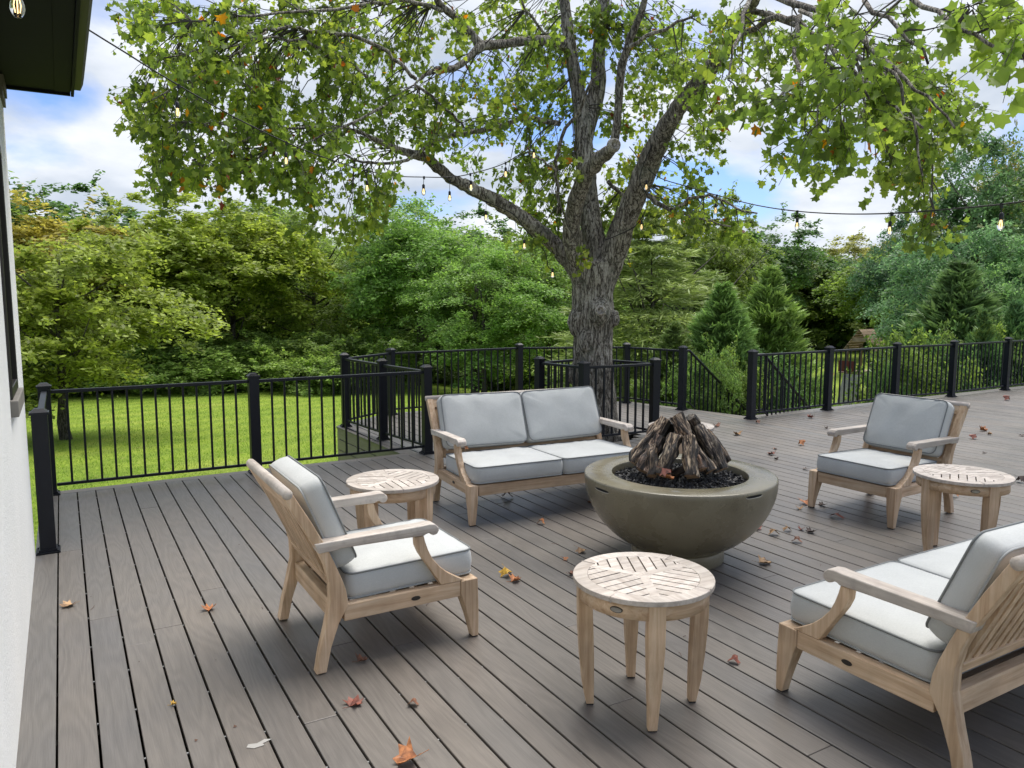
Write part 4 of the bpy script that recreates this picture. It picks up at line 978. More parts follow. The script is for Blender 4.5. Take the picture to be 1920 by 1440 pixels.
# faces per leaf: two halves as polygons (right and left), sharing the mid rib
HALF_R = [0, 1, 2, 3, 4, 5, 6, 7]; HALF_L = [7, 8, 9, 10, 11, 12, 13, 0]
LIMBPX = []
for lb in limbs[1:]:
    for (a_, b_, w_, _), (c_, d_, _, _) in zip(lb, lb[1:]):
        if w_ > 13:
            for k_ in range(4): LIMBPX.append((a_+(c_-a_)*k_/4, b_+(d_-b_)*k_/4, w_))
rgn = np.random.default_rng(11); tw = MB(); LV = []; cand = []
def rot_from(yax, zax):
    y = yax/np.linalg.norm(yax); x_ = np.cross(y, zax); l = np.linalg.norm(x_)
    x_ = np.array((1., 0, 0)) if l < 1e-4 else x_/l
    z = np.cross(x_, y); return np.array((x_, y, z))
camp = np.array(_C)
for (cx_, cy_, rx, ry, nc, (d0, d1)) in regs:
    near = d0 < -4.0
    for _ in range(int(nc*.95+.5) if not near else max(1, int(nc*.42+.5))):
        a = rgn.random()*2*PI; s = math.sqrt(rgn.random()); px, py = cx_+rx*s*math.cos(a), cy_+ry*s*math.sin(a)
        dd = rgn.uniform(d0, d1+(.9 if not near else 0))
        if rgn.random() < .8 and any(abs(px-u_)+abs(py-v_) < w_*.8+26 for u_, v_, w_ in LIMBPX): dd = max(dd, .25) if px > 1000 and px < 1300 else dd+1.6
        c = np.array(Q(px, py, dd))
        dist = np.linalg.norm(NP_-c-np.array((0, 0, .25)), axis=1); k = int(np.argmin(dist)); st_ = NP_[k]
        if dist[k] > 2.2 or (near and dist[k] > .9): continue
        mid = (st_+c)/2+np.array((0, 0, .06*dist[k]))+rgn.normal(0, .04, 3)
        L_ = [st_, st_*.6+mid*.4+(0, 0, .01), mid, mid*.45+c*.55, c]
        r0 = min(.008, nrad[k]*.8); tw.tube(L_, [r0, r0*.8, r0*.6, .0032, .0022], 4, False)
        main = (c-st_)/max(.01, dist[k])
        nsub = rgn.integers(4, 7)
        for q in range(nsub):
            t = rgn.uniform(.45, 1.0); o = mid*(1-t)+c*t
            dr = main*.8+rgn.normal(0, .75, 3); dr[2] -= .25; dr /= np.linalg.norm(dr); ln = rgn.uniform(.14, .34)
            e = o+dr*ln+np.array((0, 0, -.04)); m2 = (o+e)/2+np.array((0, 0, .02))
            tw.tube([o, m2, e], [.0024, .002, .0014], 3, False)
            for j in range(rgn.integers(5, 9)):
                t2 = rgn.uniform(.15, 1.05); b0 = (o*(1-t2)+e*t2)
                pd = rgn.normal(0, 1, 3); pd[2] -= .35; pd /= np.linalg.norm(pd); tip = b0+pd*rgn.uniform(.02, .06)
                yv = pd*.6+np.array((0, 0, -.75))+rgn.normal(0, .45, 3)
                zv = np.array((0, 0, 1.))+rgn.normal(0, .65, 3)
                size = rgn.uniform(.032, .08) if rgn.random() < .85 else rgn.uniform(.08, .10)
                loc = leaf_local(rgn, size) @ rot_from(yv, zv)
                p = loc+tip
                cand.append((np.linalg.norm(tip-camp), len(LV), p)); LV.append(p)
print('leaves', len(LV))
cand.sort(key=lambda q: q[0])
# the 300 that show largest become single parts
vis = []
for dist, i, p in cand:
    v = p.mean(0)-camp; wz = v @ _F; X = 960+FPX*(v @ _R)/wz; Y = 720-FPX*(v @ _U)/wz
    if 0 < X < 1920 and 0 < Y < 1440: vis.append(i)
    if len(vis) >= 300: break
vset = set(vis)
for i in vis:
    p = LV[i]; c = p.mean(0); m = MB(); m.v = [tuple(q) for q in p-c]; m.f = [tuple(HALF_R), tuple(HALF_L)]
    link('leaf', m.mesh('leaf'), TULIP, tree, Vector(c)-tob)
rest = np.array([LV[i] for i in range(len(LV)) if i not in vset])-np.array(tob)
nl = len(rest); Vv = rest.reshape(-1, 3); idx = (np.arange(nl)*14)[:, None, None]+np.array((HALF_R, HALF_L))[None]
me = bpy.data.meshes.new('foliage'); me.vertices.add(len(Vv)); me.vertices.foreach_set('co', Vv.astype(np.float32).ravel())
me.loops.add(nl*16); me.loops.foreach_set('vertex_index', idx.astype(np.int32).ravel()); me.polygons.add(nl*2); me.polygons.foreach_set('loop_start', np.arange(0, nl*16, 8, dtype=np.int32)); me.update(calc_edges=True)
tag(link('foliage', me, TULIP, tree), kind='stuff')
o = bm_.build('boughs', BARK, tree, True); o.location = -tob
o = tw.build('twigs', TWIG, tree); o.location = -tob; tag(o, kind='stuff')

# ================================================================== WOODS
def quads(P, U_, V_, tip=.5):                  # leaf diamonds: centre, half-length, half-width vectors
    return np.stack((P-U_, P+V_-U_*.1, P+U_, P-V_-U_*.1), 1).reshape(-1, 3)
def unit(n, g): v = g.normal(0, 1, (n, 3)); return v/np.linalg.norm(v, axis=1)[:, None]
def crown_broad(seed, lobes=15, sprays=240, per=125, rad=(3.1, 3.1, 3.5), cz=4.5, leaf=.082, low=.5):
    g = np.random.default_rng(seed); out_ = []
    L_ = []
    for i in range(lobes):
        v = unit(1, g)[0]; s = g.uniform(.45, .82); L_.append((np.array((v[0]*rad[0]*s, v[1]*rad[1]*s, cz+v[2]*rad[2]*s)), g.uniform(.95, 1.65)))
    L_.append((np.array((0, 0, cz)), rad[0]*.72))
    for _ in range(sprays):
        c, r_ = L_[g.integers(0, len(L_))]; v = unit(1, g)[0]; v[2] = abs(v[2])*.9+v[2]*.1 if g.random() < .6 else v[2]
        v /= np.linalg.norm(v); sc = c+v*r_*g.uniform(.78, 1.12)
        if sc[2] < low: sc[2] = low+g.random()*.6
        h = v*np.array((1, 1, .25)); h /= np.linalg.norm(h)+1e-6
        upn = np.array((0, 0, 1.))*.8+v*.55; upn /= np.linalg.norm(upn); a = np.cross(upn, h); a /= np.linalg.norm(a)+1e-6; b = np.cross(a, upn)
        rr_ = g.uniform(.30, .66)*(rad[0]/3.1)**.6; n = int(per*g.uniform(.6, 1.4))
        q = g.normal(0, .45, (n, 2)); q *= rr_
        P = sc+q[:, :1]*a+q[:, 1:]*b*1.1+upn*(g.normal(0, .085, (n, 1))-.22*(q**2).sum(1)[:, None]/rr_)
        out_.append((P, np.repeat(upn[None], n, 0)))
    # stray shoots break the outline
    for _ in range(70):
        c, r_ = L_[g.integers(0, len(L_))]; v = unit(1, g)[0]; v[2] = abs(v[2]); base_ = c+v*r_; n = 26
        t = g.random((n, 1)); P = base_+(v+np.array((0, 0, .35)))*t*g.uniform(.3, .8)*(rad[0]/3.1)+g.normal(0, .07*(rad[0]/3.1), (n, 3)); out_.append((P, unit(n, g)))
    P = np.concatenate([a for a, _ in out_]); Nn = np.concatenate([b for _, b in out_]); n = len(P)
    nrm = Nn+g.normal(0, .55, (n, 3)); nrm /= np.linalg.norm(nrm, axis=1)[:, None]
    t = np.cross(nrm, unit(n, g)); t /= np.linalg.norm(t, axis=1)[:, None]; b = np.cross(nrm, t)
    s = (leaf*g.uniform(.65, 1.35, n))[:, None]
    return np_mesh('crown', quads(P, t*s, b*s*.5), 4)
def crown_conifer(seed, H=5., Rb=1.25, tiers=46, leaf=.16, cyp=True):
    g = np.random.default_rng(seed); Ps = []; Ts = []
    for i in range(tiers):
        t = (i+g.random())/tiers; z = .1+t*(H-.1); r_ = Rb*(1-t)**.8*(1+.12*math.sin(t*19)) if cyp else Rb*(1-t**1.6)*g.uniform(.6, 1.1)
        nb = max(4, int((16 if cyp else 7)*(1-t*.6)))
        for _ in range(nb):
            a = g.random()*2*PI; d = np.array((math.cos(a), math.sin(a), .55 if cyp else g.uniform(-.12, .2))); ln = r_*g.uniform(.8, 1.18)+.05
            n = int(44 + 46*(1-t)) if cyp else 190
            s = g.random(n)**.6; side = np.cross(d, (0, 0, 1.)); side /= np.linalg.norm(side)
            P = np.array((0, 0, z-.3*ln if cyp else z))+d*(s*ln)[:, None]+side*(g.normal(0, .12 if cyp else .2, n)*(.4+s)*(ln*.6+.2))[:, None]
            if not cyp: P[:, 2] -= .16*s*s*ln
            P[:, 2] += g.normal(0, .05 if cyp else .07, n)
            T = d*.8+g.normal(0, .35, (n, 3))+np.array((0, 0, .35 if cyp else -.05)); Ps.append(P); Ts.append(T)
    P = np.concatenate(Ps); T = np.concatenate(Ts); n = len(P); T /= np.linalg.norm(T, axis=1)[:, None]
    b = np.cross(T, unit(n, g)); b /= np.linalg.norm(b, axis=1)[:, None]; s = (leaf*g.uniform(.6, 1.3, n))[:, None]*(1 if cyp else .8)
    return np_mesh('crown', quads(P, T*s*.75, b*s*(.13 if cyp else .11)), 4)
def trunk_mesh(seed, H=6.5, r0=.15):
    g = random.Random(seed); m = MB(); pts = []; x_ = y_ = 0
    for i in range(8): pts.append((x_, y_, -.3+H*i/7)); x_ += g.uniform(-.12, .12); y_ += g.uniform(-.12, .12)
    m.tube(pts, [r0*1.45, r0*1.1, r0, r0*.85, r0*.7, r0*.5, r0*.3, r0*.12], 10)
    for i in range(13):
        b = Vector(pts[g.randint(2, 5)])+Vector((0, 0, g.uniform(0, .6))); a = g.random()*2*PI; d = Vector((math.cos(a), math.sin(a), g.uniform(.3, 1.0))); l = g.uniform(1.4, 2.9)
        m.tube([b, b+d*l*.5, b+d*l+Vector((0, 0, .25))], [r0*.35, r0*.22, .012], 6)
    return m.mesh('trunk', True)
BROAD = [crown_broad(100+i, rad=r_, cz=c, lobes=l) for i, (r_, c, l) in enumerate([((3.0, 3.0, 3.4), 4.4, 15), ((2.6, 2.9, 3.8), 4.8, 13), ((3.4, 3.1, 3.2), 4.2, 18), ((2.4, 2.4, 3.9), 5.0, 12)])]
FINE = [crown_broad(200+i, 20, 330, 120, (3.0, 3.0, 3.5), 4.4, .062) for i in range(2)]
SHRUB = [crown_broad(300+i, 9, 130, 110, (1.6, 1.6, 1.1), 1.1, .058, .1) for i in range(2)]
CYP = [crown_conifer(400+i) for i in range(2)]; PINE = [crown_conifer(500, 8, 3.3, 42, .22, False), crown_conifer(501, 8, 2.9, 38, .22, False)]
TR = [trunk_mesh(i) for i in range(3)]
tcount = 0
def plant(kind, name, px, top, dist, wide, label, col, cat='tree', group=None, i=0, base=None, mt=None, spin=None):
    """px: sight-line of the stem; top: survey row of its tip; wide: crown width in survey px"""
    global tcount; tcount += 1
    f = foot(px, dist); tz = at(px, top, dist).z; h = tz-f.z; wm = wide/FPX*dist
    H0, W0 = {'broad': (8.3, 7.2), 'fine': (8.3, 7.0), 'shrub': (2.5, 4.4), 'cyp': (5.2, 2.9), 'pine': (8.2, 6.6)}[kind]
    ms_ = {'broad': BROAD, 'fine': FINE, 'shrub': SHRUB, 'cyp': CYP, 'pine': PINE}[kind]
    r_ = empty(name, f, (spin if spin is not None else tcount*1.37), label=label, cat=cat, group=group)
    col = (col[0]*1.95, col[1]*1.9, col[2]*2.6); c = link('crown', ms_[i % len(ms_)], mt or (FOLC if kind in ('cyp', 'pine') else FOL), r_); c.scale = (wm/W0, wm/W0, h/H0); c.color = (*col, 1)
    if kind in ('broad', 'fine', 'pine'):
        t = link('trunk', TR[tcount % 3], TRUNKM, r_); t.scale = (max(.6, h/8.3), max(.6, h/8.3), h/8.3)
    return r_
G1 = (.085, .125, .018); GY = (.150, .165, .020); GD = (.045, .085, .018); GB = (.095, .165, .030); GO = (.17, .155, .026); GBL = (.040, .080, .028); GP = (.135, .175, .038)
# front row along the lawn
plant('broad', 'shade_tree', 118, 372, 17.5, 470, 'yellow-green tree on the lawn with bare trunk behind the left railing', (.125, .155, .022), i=2, spin=.3)
plant('broad', 'woodland_tree', 60, 338, 35, 520, 'tall yellowing tree at the left edge rising beside the house', GO, i=0)
plant('broad', 'woodland_tree', 250, 410, 33, 420, 'olive green tree above the left railing, right of the yellow one', (.145, .18, .026), i=1)
plant('broad', 'woodland_tree', 440, 378, 34, 420, 'mid green tree under the left end of the overhanging boughs', (.14, .175, .022), i=3)
plant('fine', 'woodland_tree', 590, 392, 36, 380, 'dark leafy tree behind the corner post of the bay', (.10, .145, .022), i=0)
plant('fine', 'woodland_tree', 790, 352, 33, 430, 'rounded bright green tree just left of the big trunk', (.098, .165, .028), i=1)
plant('fine', 'woodland_tree', 905, 455, 28, 330, 'low-branched green tree with pale trunk behind the bay railing', (.105, .175, .03), i=0)
plant('pine', 'pine_tree', 1215, 380, 22, 470, 'feathery yellow-green pine right of the big trunk', GP, i=0)
plant('pine', 'pine_tree', 1290, 440, 26, 420, 'second pine with drooping pale sprays further right', (.12, .165, .036), i=1)
plant('fine', 'woodland_tree', 1030, 420, 30, 330, 'dark green tree directly behind the big trunk', (.085, .135, .022), i=1)
plant('cyp', 'cypress', 1352, 522, 15.5, 265, 'left one of the pair of pointed cypresses beyond the stairs', (.10, .165, .034), 'conifer', i=0)
plant('cyp', 'cypress', 1438, 494, 17.5, 280, 'taller right one of the pair of pointed cypresses beyond the stairs', (.12, .18, .034), 'conifer', i=1)
plant('cyp', 'cypress', 1262, 600, 15, 210, 'low cypress behind the far stair handrail', (.09, .13, .027), 'conifer', i=1)
plant('cyp', 'cypress', 1790, 478, 22, 340, 'tall pointed cypress behind the right hand railing', (.08, .13, .034), 'conifer', i=0)
plant('cyp', 'cypress', 1838, 575, 20, 150, 'small light green cypress right of the tall pointed one', (.085, .155, .04), 'conifer', i=1)
plant('cyp', 'cypress', 1895, 555, 21, 170, 'small cypress at the right edge above the railing', (.075, .14, .038), 'conifer', i=0)
plant('cyp', 'cypress', 1715, 600, 19, 150, 'low cypress right of the wooden play tower', (.07, .135, .035), 'conifer', i=1)
plant('broad', 'woodland_tree', 1335, 398, 42, 260, 'green tree rising behind the pair of cypresses', (.085, .115, .02), i=1)
plant('broad', 'woodland_tree', 1470, 432, 86, 260, 'broad green tree beside the far lawn', (.075, .105, .018), i=0)
plant('broad', 'woodland_tree', 1560, 440, 90, 240, 'dark tree casting shade on the far lawn', (.065, .10, .018), i=2)
plant('broad', 'woodland_tree', 1640, 440, 95, 220, 'distant yellowish tree at the end of the far lawn', (.15, .155, .03), i=3)
plant('fine', 'woodland_tree', 1720, 372, 46, 250, 'dark blue-green tree behind the string light at right', GBL, i=0)
plant('fine', 'woodland_tree', 1860, 205, 34, 330, 'tallest tree at the right edge, its tip near the top leaves', (.055, .10, .03), i=1)
plant('broad', 'woodland_tree', 1935, 180, 38, 200, 'yellow-flecked tree cut off by the right edge', (.13, .13, .025), i=0)
plant('fine', 'woodland_tree', 1800, 400, 29, 320, 'light grey-green tree behind the tall cypress', (.075, .135, .045), i=1)
plant('fine', 'woodland_tree', 1900, 430, 27, 260, 'bright green tree over the small cypresses at right', (.085, .15, .04), i=0)
# second and third rows reading as one dense wood
row2 = [(-150, 300, 40), (150, 360, 42), (330, 385, 44), (520, 372, 46), (680, 400, 46), (860, 400, 48), (980, 400, 46), (1130, 400, 48), (1290, 405, 52), (1420, 425, 70), (1540, 455, 90), (1690, 440, 75), (1780, 400, 60), (2010, 330, 52), (-330, 300, 36), (2150, 330, 50)]
R2L = ['wood tree in the back row beyond the house wall', 'wood tree in the back row over the lawn tree', 'back row tree between the olive and the mid green tree', 'back row tree behind the dark leafy tree', 'back row tree above the bay corner post', 'back row tree left of the thick left limb', 'back row tree directly left of the big trunk',
       'back row tree just right of the big trunk', 'back row tree above the second pine', 'back row tree above the cypress pair', 'very distant tree at the end of the far lawn, partly hidden', 'distant tree right of the play tower', 'back row tree behind the light grey-green tree', 'back row tree beyond the right edge', 'back row tree far to the left of the house', 'back row tree far out to the right']
for k, (px, tp, ds) in enumerate(row2):
    c = [G1, GD, (.10, .13, .02), (.07, .11, .018)][k % 4]
    plant('broad', 'woodland_tree', px, tp+8*(k % 3), ds, 460*30/ds+120, R2L[k], c, group='trees in the dense wood behind', i=k)
# understorey: shrubs that close the wood down to the lawn
sh = [(15, 690, 32, 260), (230, 640, 33, 300), (330, 655, 31, 280), (430, 650, 32, 300), (520, 640, 32, 300), (590, 655, 29, 230), (650, 640, 30, 300), (760, 640, 37, 300), (860, 640, 38, 300), (960, 640, 38, 300), (1050, 640, 36, 300),
      (1150, 660, 24, 260), (1240, 650, 24, 260), (1560, 585, 92, 150), (1470, 575, 90, 150), (1650, 575, 92, 150), (1720, 570, 60, 150), (1390, 600, 40, 150), (1330, 620, 30, 240), (-120, 640, 33, 320), (150, 610, 34, 300), (1780, 600, 30, 260), (1880, 600, 30, 300), (2020, 600, 28, 300)]
SHL = ['shrub at the foot of the wood hidden by the lawn tree trunk', 'shrub at the foot of the wood right of the lawn tree trunk', 'shrub at the lawn end, left of the middle left railing post', 'bright shrub behind the middle left railing post', 'bright shrub at the lawn end right of the middle left post',
       'bright shrub just left of the corner post of the bay', 'shrub behind the leftmost corner post of the bay', 'shrub behind the bay railing above the left sofa cushion', 'shrub behind the pale straight trunk', 'shrub behind the single post of the back bay railing', 'dark shrub left of the big trunk foot', 'shrub right of the big trunk foot',
       'shrub behind the far stair handrail and low cypress', 'shrub at the end of the far lawn, left of the play tower', 'shrub on the far lawn edge between cypress pair and play tower', 'shrub behind the play tower roof', 'shrub right of the play tower under the blue-green tree', 'shrub behind the taller cypress of the pair',
       'shrub behind the left cypress of the pair', 'shrub beyond the house, out past the left edge', 'shrub under the yellowing tree at the left edge', 'shrub behind the tall pointed cypress at right', 'shrub behind the small cypress at the right edge', 'shrub out past the right edge of the wood']
for k, (px, tp, ds, wd) in enumerate(sh):
    c = [(.07, .11, .018), (.085, .13, .02), (.06, .095, .016)][k % 3] if not 2 <= k <= 5 else (.12, .175, .03)
    plant('shrub', 'understorey_shrub', px, tp, ds, wd, SHL[k], c, 'shrub', 'shrubs along the foot of the wood', k)
# near shrubs below the right railing
sr_ = [(1310, 690, 13.4, 140), (1370, 672, 14.2, 170), (1440, 690, 15.0, 150), (1505, 712, 15.8, 110), (1700, 664, 18.0, 190), (1770, 658, 19.3, 190), (1850, 652, 20.8, 190), (1920, 650, 22, 180), (1665, 715, 17, 80)]
SRL = ['evergreen shrub under the upper end of the far stair handrail', 'evergreen shrub seen between the two stair handrails', 'evergreen shrub behind the stair post of the right railing', 'evergreen shrub behind the first bay of the right railing',
       'evergreen shrub behind the third bay of the right railing', 'evergreen shrub behind the fourth bay of the right railing', 'evergreen shrub behind the fifth bay of the right railing', 'evergreen shrub behind the railing at the right edge', 'low evergreen shrub in front of the play tower']
for k, (px, tp, ds, wd) in enumerate(sr_):
    c = [(.07, .115, .022), (.085, .125, .02), (.055, .10, .022)][k % 3]
    plant('shrub', 'deck_shrub', px, tp, ds, wd, SRL[k], c, 'shrub', 'shrubs below the right deck railing', k)
# closed back of the wood
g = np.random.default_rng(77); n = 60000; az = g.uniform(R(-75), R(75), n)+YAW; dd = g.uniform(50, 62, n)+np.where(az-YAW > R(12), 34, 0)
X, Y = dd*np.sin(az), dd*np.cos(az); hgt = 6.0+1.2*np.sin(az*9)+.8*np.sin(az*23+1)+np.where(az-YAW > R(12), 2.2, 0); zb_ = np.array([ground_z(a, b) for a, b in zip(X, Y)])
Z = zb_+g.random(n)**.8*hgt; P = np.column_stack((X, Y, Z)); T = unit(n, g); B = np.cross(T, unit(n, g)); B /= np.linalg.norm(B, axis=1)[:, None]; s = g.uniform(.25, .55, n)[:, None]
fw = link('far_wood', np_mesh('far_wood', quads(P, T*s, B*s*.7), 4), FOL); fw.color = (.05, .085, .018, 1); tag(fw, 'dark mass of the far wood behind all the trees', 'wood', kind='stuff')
# pale trunks standing on the lawn behind the bay
for px, py, wd, lb in ((825, 718, 16, 'pale straight trunk seen through the bay railing left of the sofa'), (891, 742, 15, 'mossy leaning trunk seen through the bay railing above the sofa')):
    p = on_ground(px, py); ds = math.hypot(p.x, p.y); r_ = wd/2/FPX*ds
    t = empty('young_tree', p, 0, label=lb, cat='tree')
    MB().tube([(0, 0, -.3), (0, 0, .2), (.05, .03, 1.2), (.02, .1, 2.4), (.15, .1, 4.2)], [r_*1.5, r_*1.15, r_, r_*.85, r_*.5], 12).build('trunk', TRUNKM, t, True)
    m = BROAD[0] if False else FINE[0]; c = link('crown', m, FOL, t, (0, 0, 1.0)); c.scale = (.42, .42, .52); c.color = (.10, .165, .03, 1)

# grass blades over the near lawn: what nobody could count
n = 140000; g = np.random.default_rng(8)
az = g.uniform(R(-36), R(20), n)+YAW; dd = 8.2+22*g.random(n)**1.5; X, Y = dd*np.sin(az), dd*np.cos(az)
ok = ~((Y < 8.0) & (X > -.24)) & ~((X > 3.1) & (X < 8.6) & (Y < 10.9)); X, Y, dd = X[ok], Y[ok], dd[ok]; n = len(X)
Z = np.array([ground_z(a, b) for a, b in zip(X, Y)]); P = np.column_stack((X, Y, Z)); h = (g.uniform(.02, .042, n)*(.7+dd*.02))[:, None]
lean = np.column_stack((g.normal(0, .5, n), g.normal(0, .5, n), np.ones(n))); side = np.column_stack((g.normal(0, 1, n), g.normal(0, 1, n), np.zeros(n))); side /= np.linalg.norm(side, axis=1)[:, None]
tri_ = np.stack((P-side*h*.13, P+side*h*.13, P+lean*h), 1).reshape(-1, 3)
GR = foliage('grass_blade', .3, (.34, .36, .07), .60, .8, False, (.20, .32, .040), .2, (.6, 1.3))
tag(link('grass', np_mesh('grass', tri_, 3), GR), 'short mown green grass of the lawn beyond the railing', 'grass', kind='stuff')

# ------------------------------------------------------------------ play tower far beyond the right railing
CED = wood('cedar_boards', 0, (.24, .16, .10), (.33, .24, .165), (.42, .33, .24), .7); RED = plain('red_canvas', (.14, .03, .025), .7); PIPE = plain('pale_wall', (.35, .34, .32), .8, 0, 20, .4, None, .3)
PT = 31.0; pf = foot(1622, PT); pt = empty('play_tower', pf, R(-86), label='wooden play tower with gabled plank roof on the lower lawn', cat='play tower')
topz = at(1640, 618, PT).z-pf.z; hw, hd, rh = .62, .52, .85
for s in (-1, 1):
    nb = 9; sl2 = math.hypot(hw, rh)
    for k in range(nb):
        t0, t1 = k/nb, (k+1)/nb-.012; a = (s*hw*t0*1.08, topz-rh*t0); b = (s*hw*t1*1.08, topz-rh*t1)
        nx, nz_ = rh/sl2*s*.02, hw/sl2*.02
        v = [(a[0], -hd, a[1]), (b[0], -hd, b[1]), (b[0], hd, b[1]), (a[0], hd, a[1])]; v += [(x_+nx, y_, z_+nz_) for x_, y_, z_ in v]
        MB().add(v, [(0, 1, 2, 3), (7, 6, 5, 4), (0, 4, 5, 1), (1, 5, 6, 2), (2, 6, 7, 3), (3, 7, 4, 0)]).build('roof_plank', CED, pt)
    for y_ in (-.44, .44):
        MB().box(s*.48-.04, s*.48+.04, y_-.05, y_+.05, 0, topz-rh*.72).build('post', CED, pt)
for y_ in (-.47, .47): MB().box(-.28, .28, y_-.02, y_+.02, topz-rh*.50, topz-rh*.34).build('gable_board', CED, pt)
MB().box(-.6, .6, -.75, .75, topz-rh-.75, topz-rh-.70).build('platform', CED, pt)
MB().box(-.58, .1, -.80, -.77, topz-rh-.68, topz-rh-.28).build('red_panel', RED, pt)
MB().add([(-.35, -.8, topz-rh-.75), (.35, -.8, topz-rh-.75), (.35, -1.5, .0), (-.35, -1.5, .0), (-.35, -.75, topz-rh-.8), (.35, -.75, topz-rh-.8), (.35, -1.45, -.05), (-.35, -1.45, -.05)],
         [(3, 2, 1, 0), (4, 5, 6, 7), (0, 1, 5, 4), (1, 2, 6, 5), (2, 3, 7, 6), (3, 0, 4, 7)]).build('climbing_wall', PIPE, pt)
MB().add([(-.78, -.9, topz-rh-.75), (-.62, -.9, topz-rh-.75), (-1.2, -2.3, .0), (-1.4, -2.3, .0)], [(0, 1, 2, 3)]).build('slide_edge', plain('yellow_plastic', (.5, .42, .05), .4), pt)

# ================================================================== STRING LIGHTS
CORD = plain('black_cord', (.008, .008, .009), .5)
def glass_mat():
    m, t, b = mat('bulb_glass'); b.inputs['Base Color'].default_value = (1, .96, .88, 1); b.inputs['Roughness'].default_value = .03
    b.inputs['Transmission Weight'].default_value = 1; b.inputs['IOR'].default_value = 1.25; return m
GLASS = glass_mat()
def glow(name, col, s):
    m, t, b = mat(name); b.inputs['Base Color'].default_value = (*col, 1); b.inputs['Emission Color'].default_value = (*col, 1); b.inputs['Emission Strength'].default_value = s; return m
GLOW = glow('lit_filament', (1, .70, .34), 1.6)
sock = MB().lathe([(.004, 0), (.010, -.004), (.0165, -.012), (.0165, -.05), (.014, -.056), (.001, -.056)], 12).mesh('socket', True); sock.materials.append(CORD)
gprof = [(.001, -.135), (.012, -.132), (.021, -.120), (.0255, -.102), (.024, -.085), (.018, -.066), (.0135, -.057)]
glb = MB().lathe(gprof, 14).mesh('bulb', True); glb.materials.append(GLASS)
flm = MB(); 
for k in range(4): a = k*PI/2; flm.tube([(.004*math.cos(a), .004*math.sin(a), -.060), (.009*math.cos(a), .009*math.sin(a), -.09), (.006*math.cos(a), .006*math.sin(a), -.115)], .0016, 5)
flm = flm.mesh('filament'); flm.materials.append(GLOW)
def light_string(pts, bulbs, label, rad=.0055, drop=.07, wr=None):
    r_ = empty('string_lights', pts[0], 0, label=label, cat='string lights'); o = Vector(pts[0])
    sub = []
    for i in range(len(pts)-1):
        p0 = Vector(pts[max(i-1, 0)]); p1, p2 = Vector(pts[i]), Vector(pts[i+1]); p3 = Vector(pts[min(i+2, len(pts)-1)])
        for k in range(8):
            t = k/8; sub.append(.5*((2*p1)+(p2-p0)*t+(2*p0-5*p1+4*p2-p3)*t*t+(3*p1-p0-3*p2+p3)*t**3)-o)
    sub.append(Vector(pts[-1])-o); MB().tube(sub, rad, 6).build('cord', CORD, r_, True)
    for b in bulbs:
        b = Vector(b)-o
        best = min(sub, key=lambda q: (q-b).length)
        k = link('drop_wire', MB().tube([best, Vector((b.x, b.y, b.z))], .003, 5).mesh('drop_wire'), CORD, r_)
        MB().tube([best+Vector((0, 0, .008)), best-Vector((0, 0, .022))], .011, 8).build('cord_joint', CORD, r_)
        s_ = link('socket', sock, None, r_, b); g_ = link('bulb', glb, None, r_, b); s_.scale = (.86,)*3; g_.scale = (.86,)*3; link('filament', flm, None, g_)
    return r_
A = lambda px, py, d: at(px, py, d)
light_string([Vector((-.1, 3.2, 3.03)), A(90, 0, 5.2), A(250, 108, 5.8), A(335, 160, 6.2), A(440, 220, 6.7), A(537, 267, 7.1), A(610, 296, 7.4), A(688, 320, 7.7), A(745, 330, 7.9), A(795, 332, 8.1), A(840, 332, 8.2), A(882, 326, 8.35), A(948, 305, 8.6), A(1002, 268, 8.85), A(1050, 225, 9.2), A(1085, 190, 9.35)],
             [A(332, 190, 6.2), A(536, 285, 7.1), A(688, 338, 7.7), A(794, 345, 8.1), A(883, 338, 8.35), A(948, 313, 8.6), A(1001, 278, 8.85)], 'black light string sagging from the eave corner to the tree trunk')
light_string([A(1180, 275, 9.2), A(1228, 328, 9.1), A(1290, 350, 8.9), A(1344, 366, 8.7), A(1420, 385, 8.4), A(1495, 396, 8.0), A(1580, 401, 7.5), A(1672, 400, 7.0), A(1770, 393, 6.4), A(1878, 383, 5.9), A(1960, 370, 5.5), A(2150, 330, 4.9)],
             [A(1342, 381, 8.7), A(1495, 408, 8.0), A(1669, 414, 7.0), A(1878, 398, 5.9)], 'black light string crossing the sky from the tree to the right edge')
light_string([A(1240, 235, 9.0), A(1200, 330, 9.05), A(1215, 375, 9.05), A(1195, 420, 9.25), A(1160, 440, 9.4), A(1135, 450, 9.4)], [A(1212, 338, 8.95), A(1203, 413, 9.1)], 'light string wound round the thick right limb of the tree')
light_string([A(800, 305, 8.7), A(850, 345, 9.0), A(905, 375, 9.2), A(960, 400, 9.3), A(985, 430, 9.3), A(1020, 470, 9.4), A(1028, 500, 9.4), A(1038, 505, 9.4)], [A(843, 358, 8.9), A(911, 395, 9.05), A(983, 449, 9.2), A(1036, 503, 9.3)], 'light string running down the thick left limb of the tree')
light_string([Vector((-.18, 1.6, 3.05)), Vector((-.16, 2.3, 3.04)), A(29, -52, 3.0)+Vector((0, 0, .035)), Vector((-.12, 3.6, 3.045)), Vector((-.1, 4.0, 3.055))], [A(29, -38, 3.0)], 'glowing bulb string fixed under the dark eave at top left')

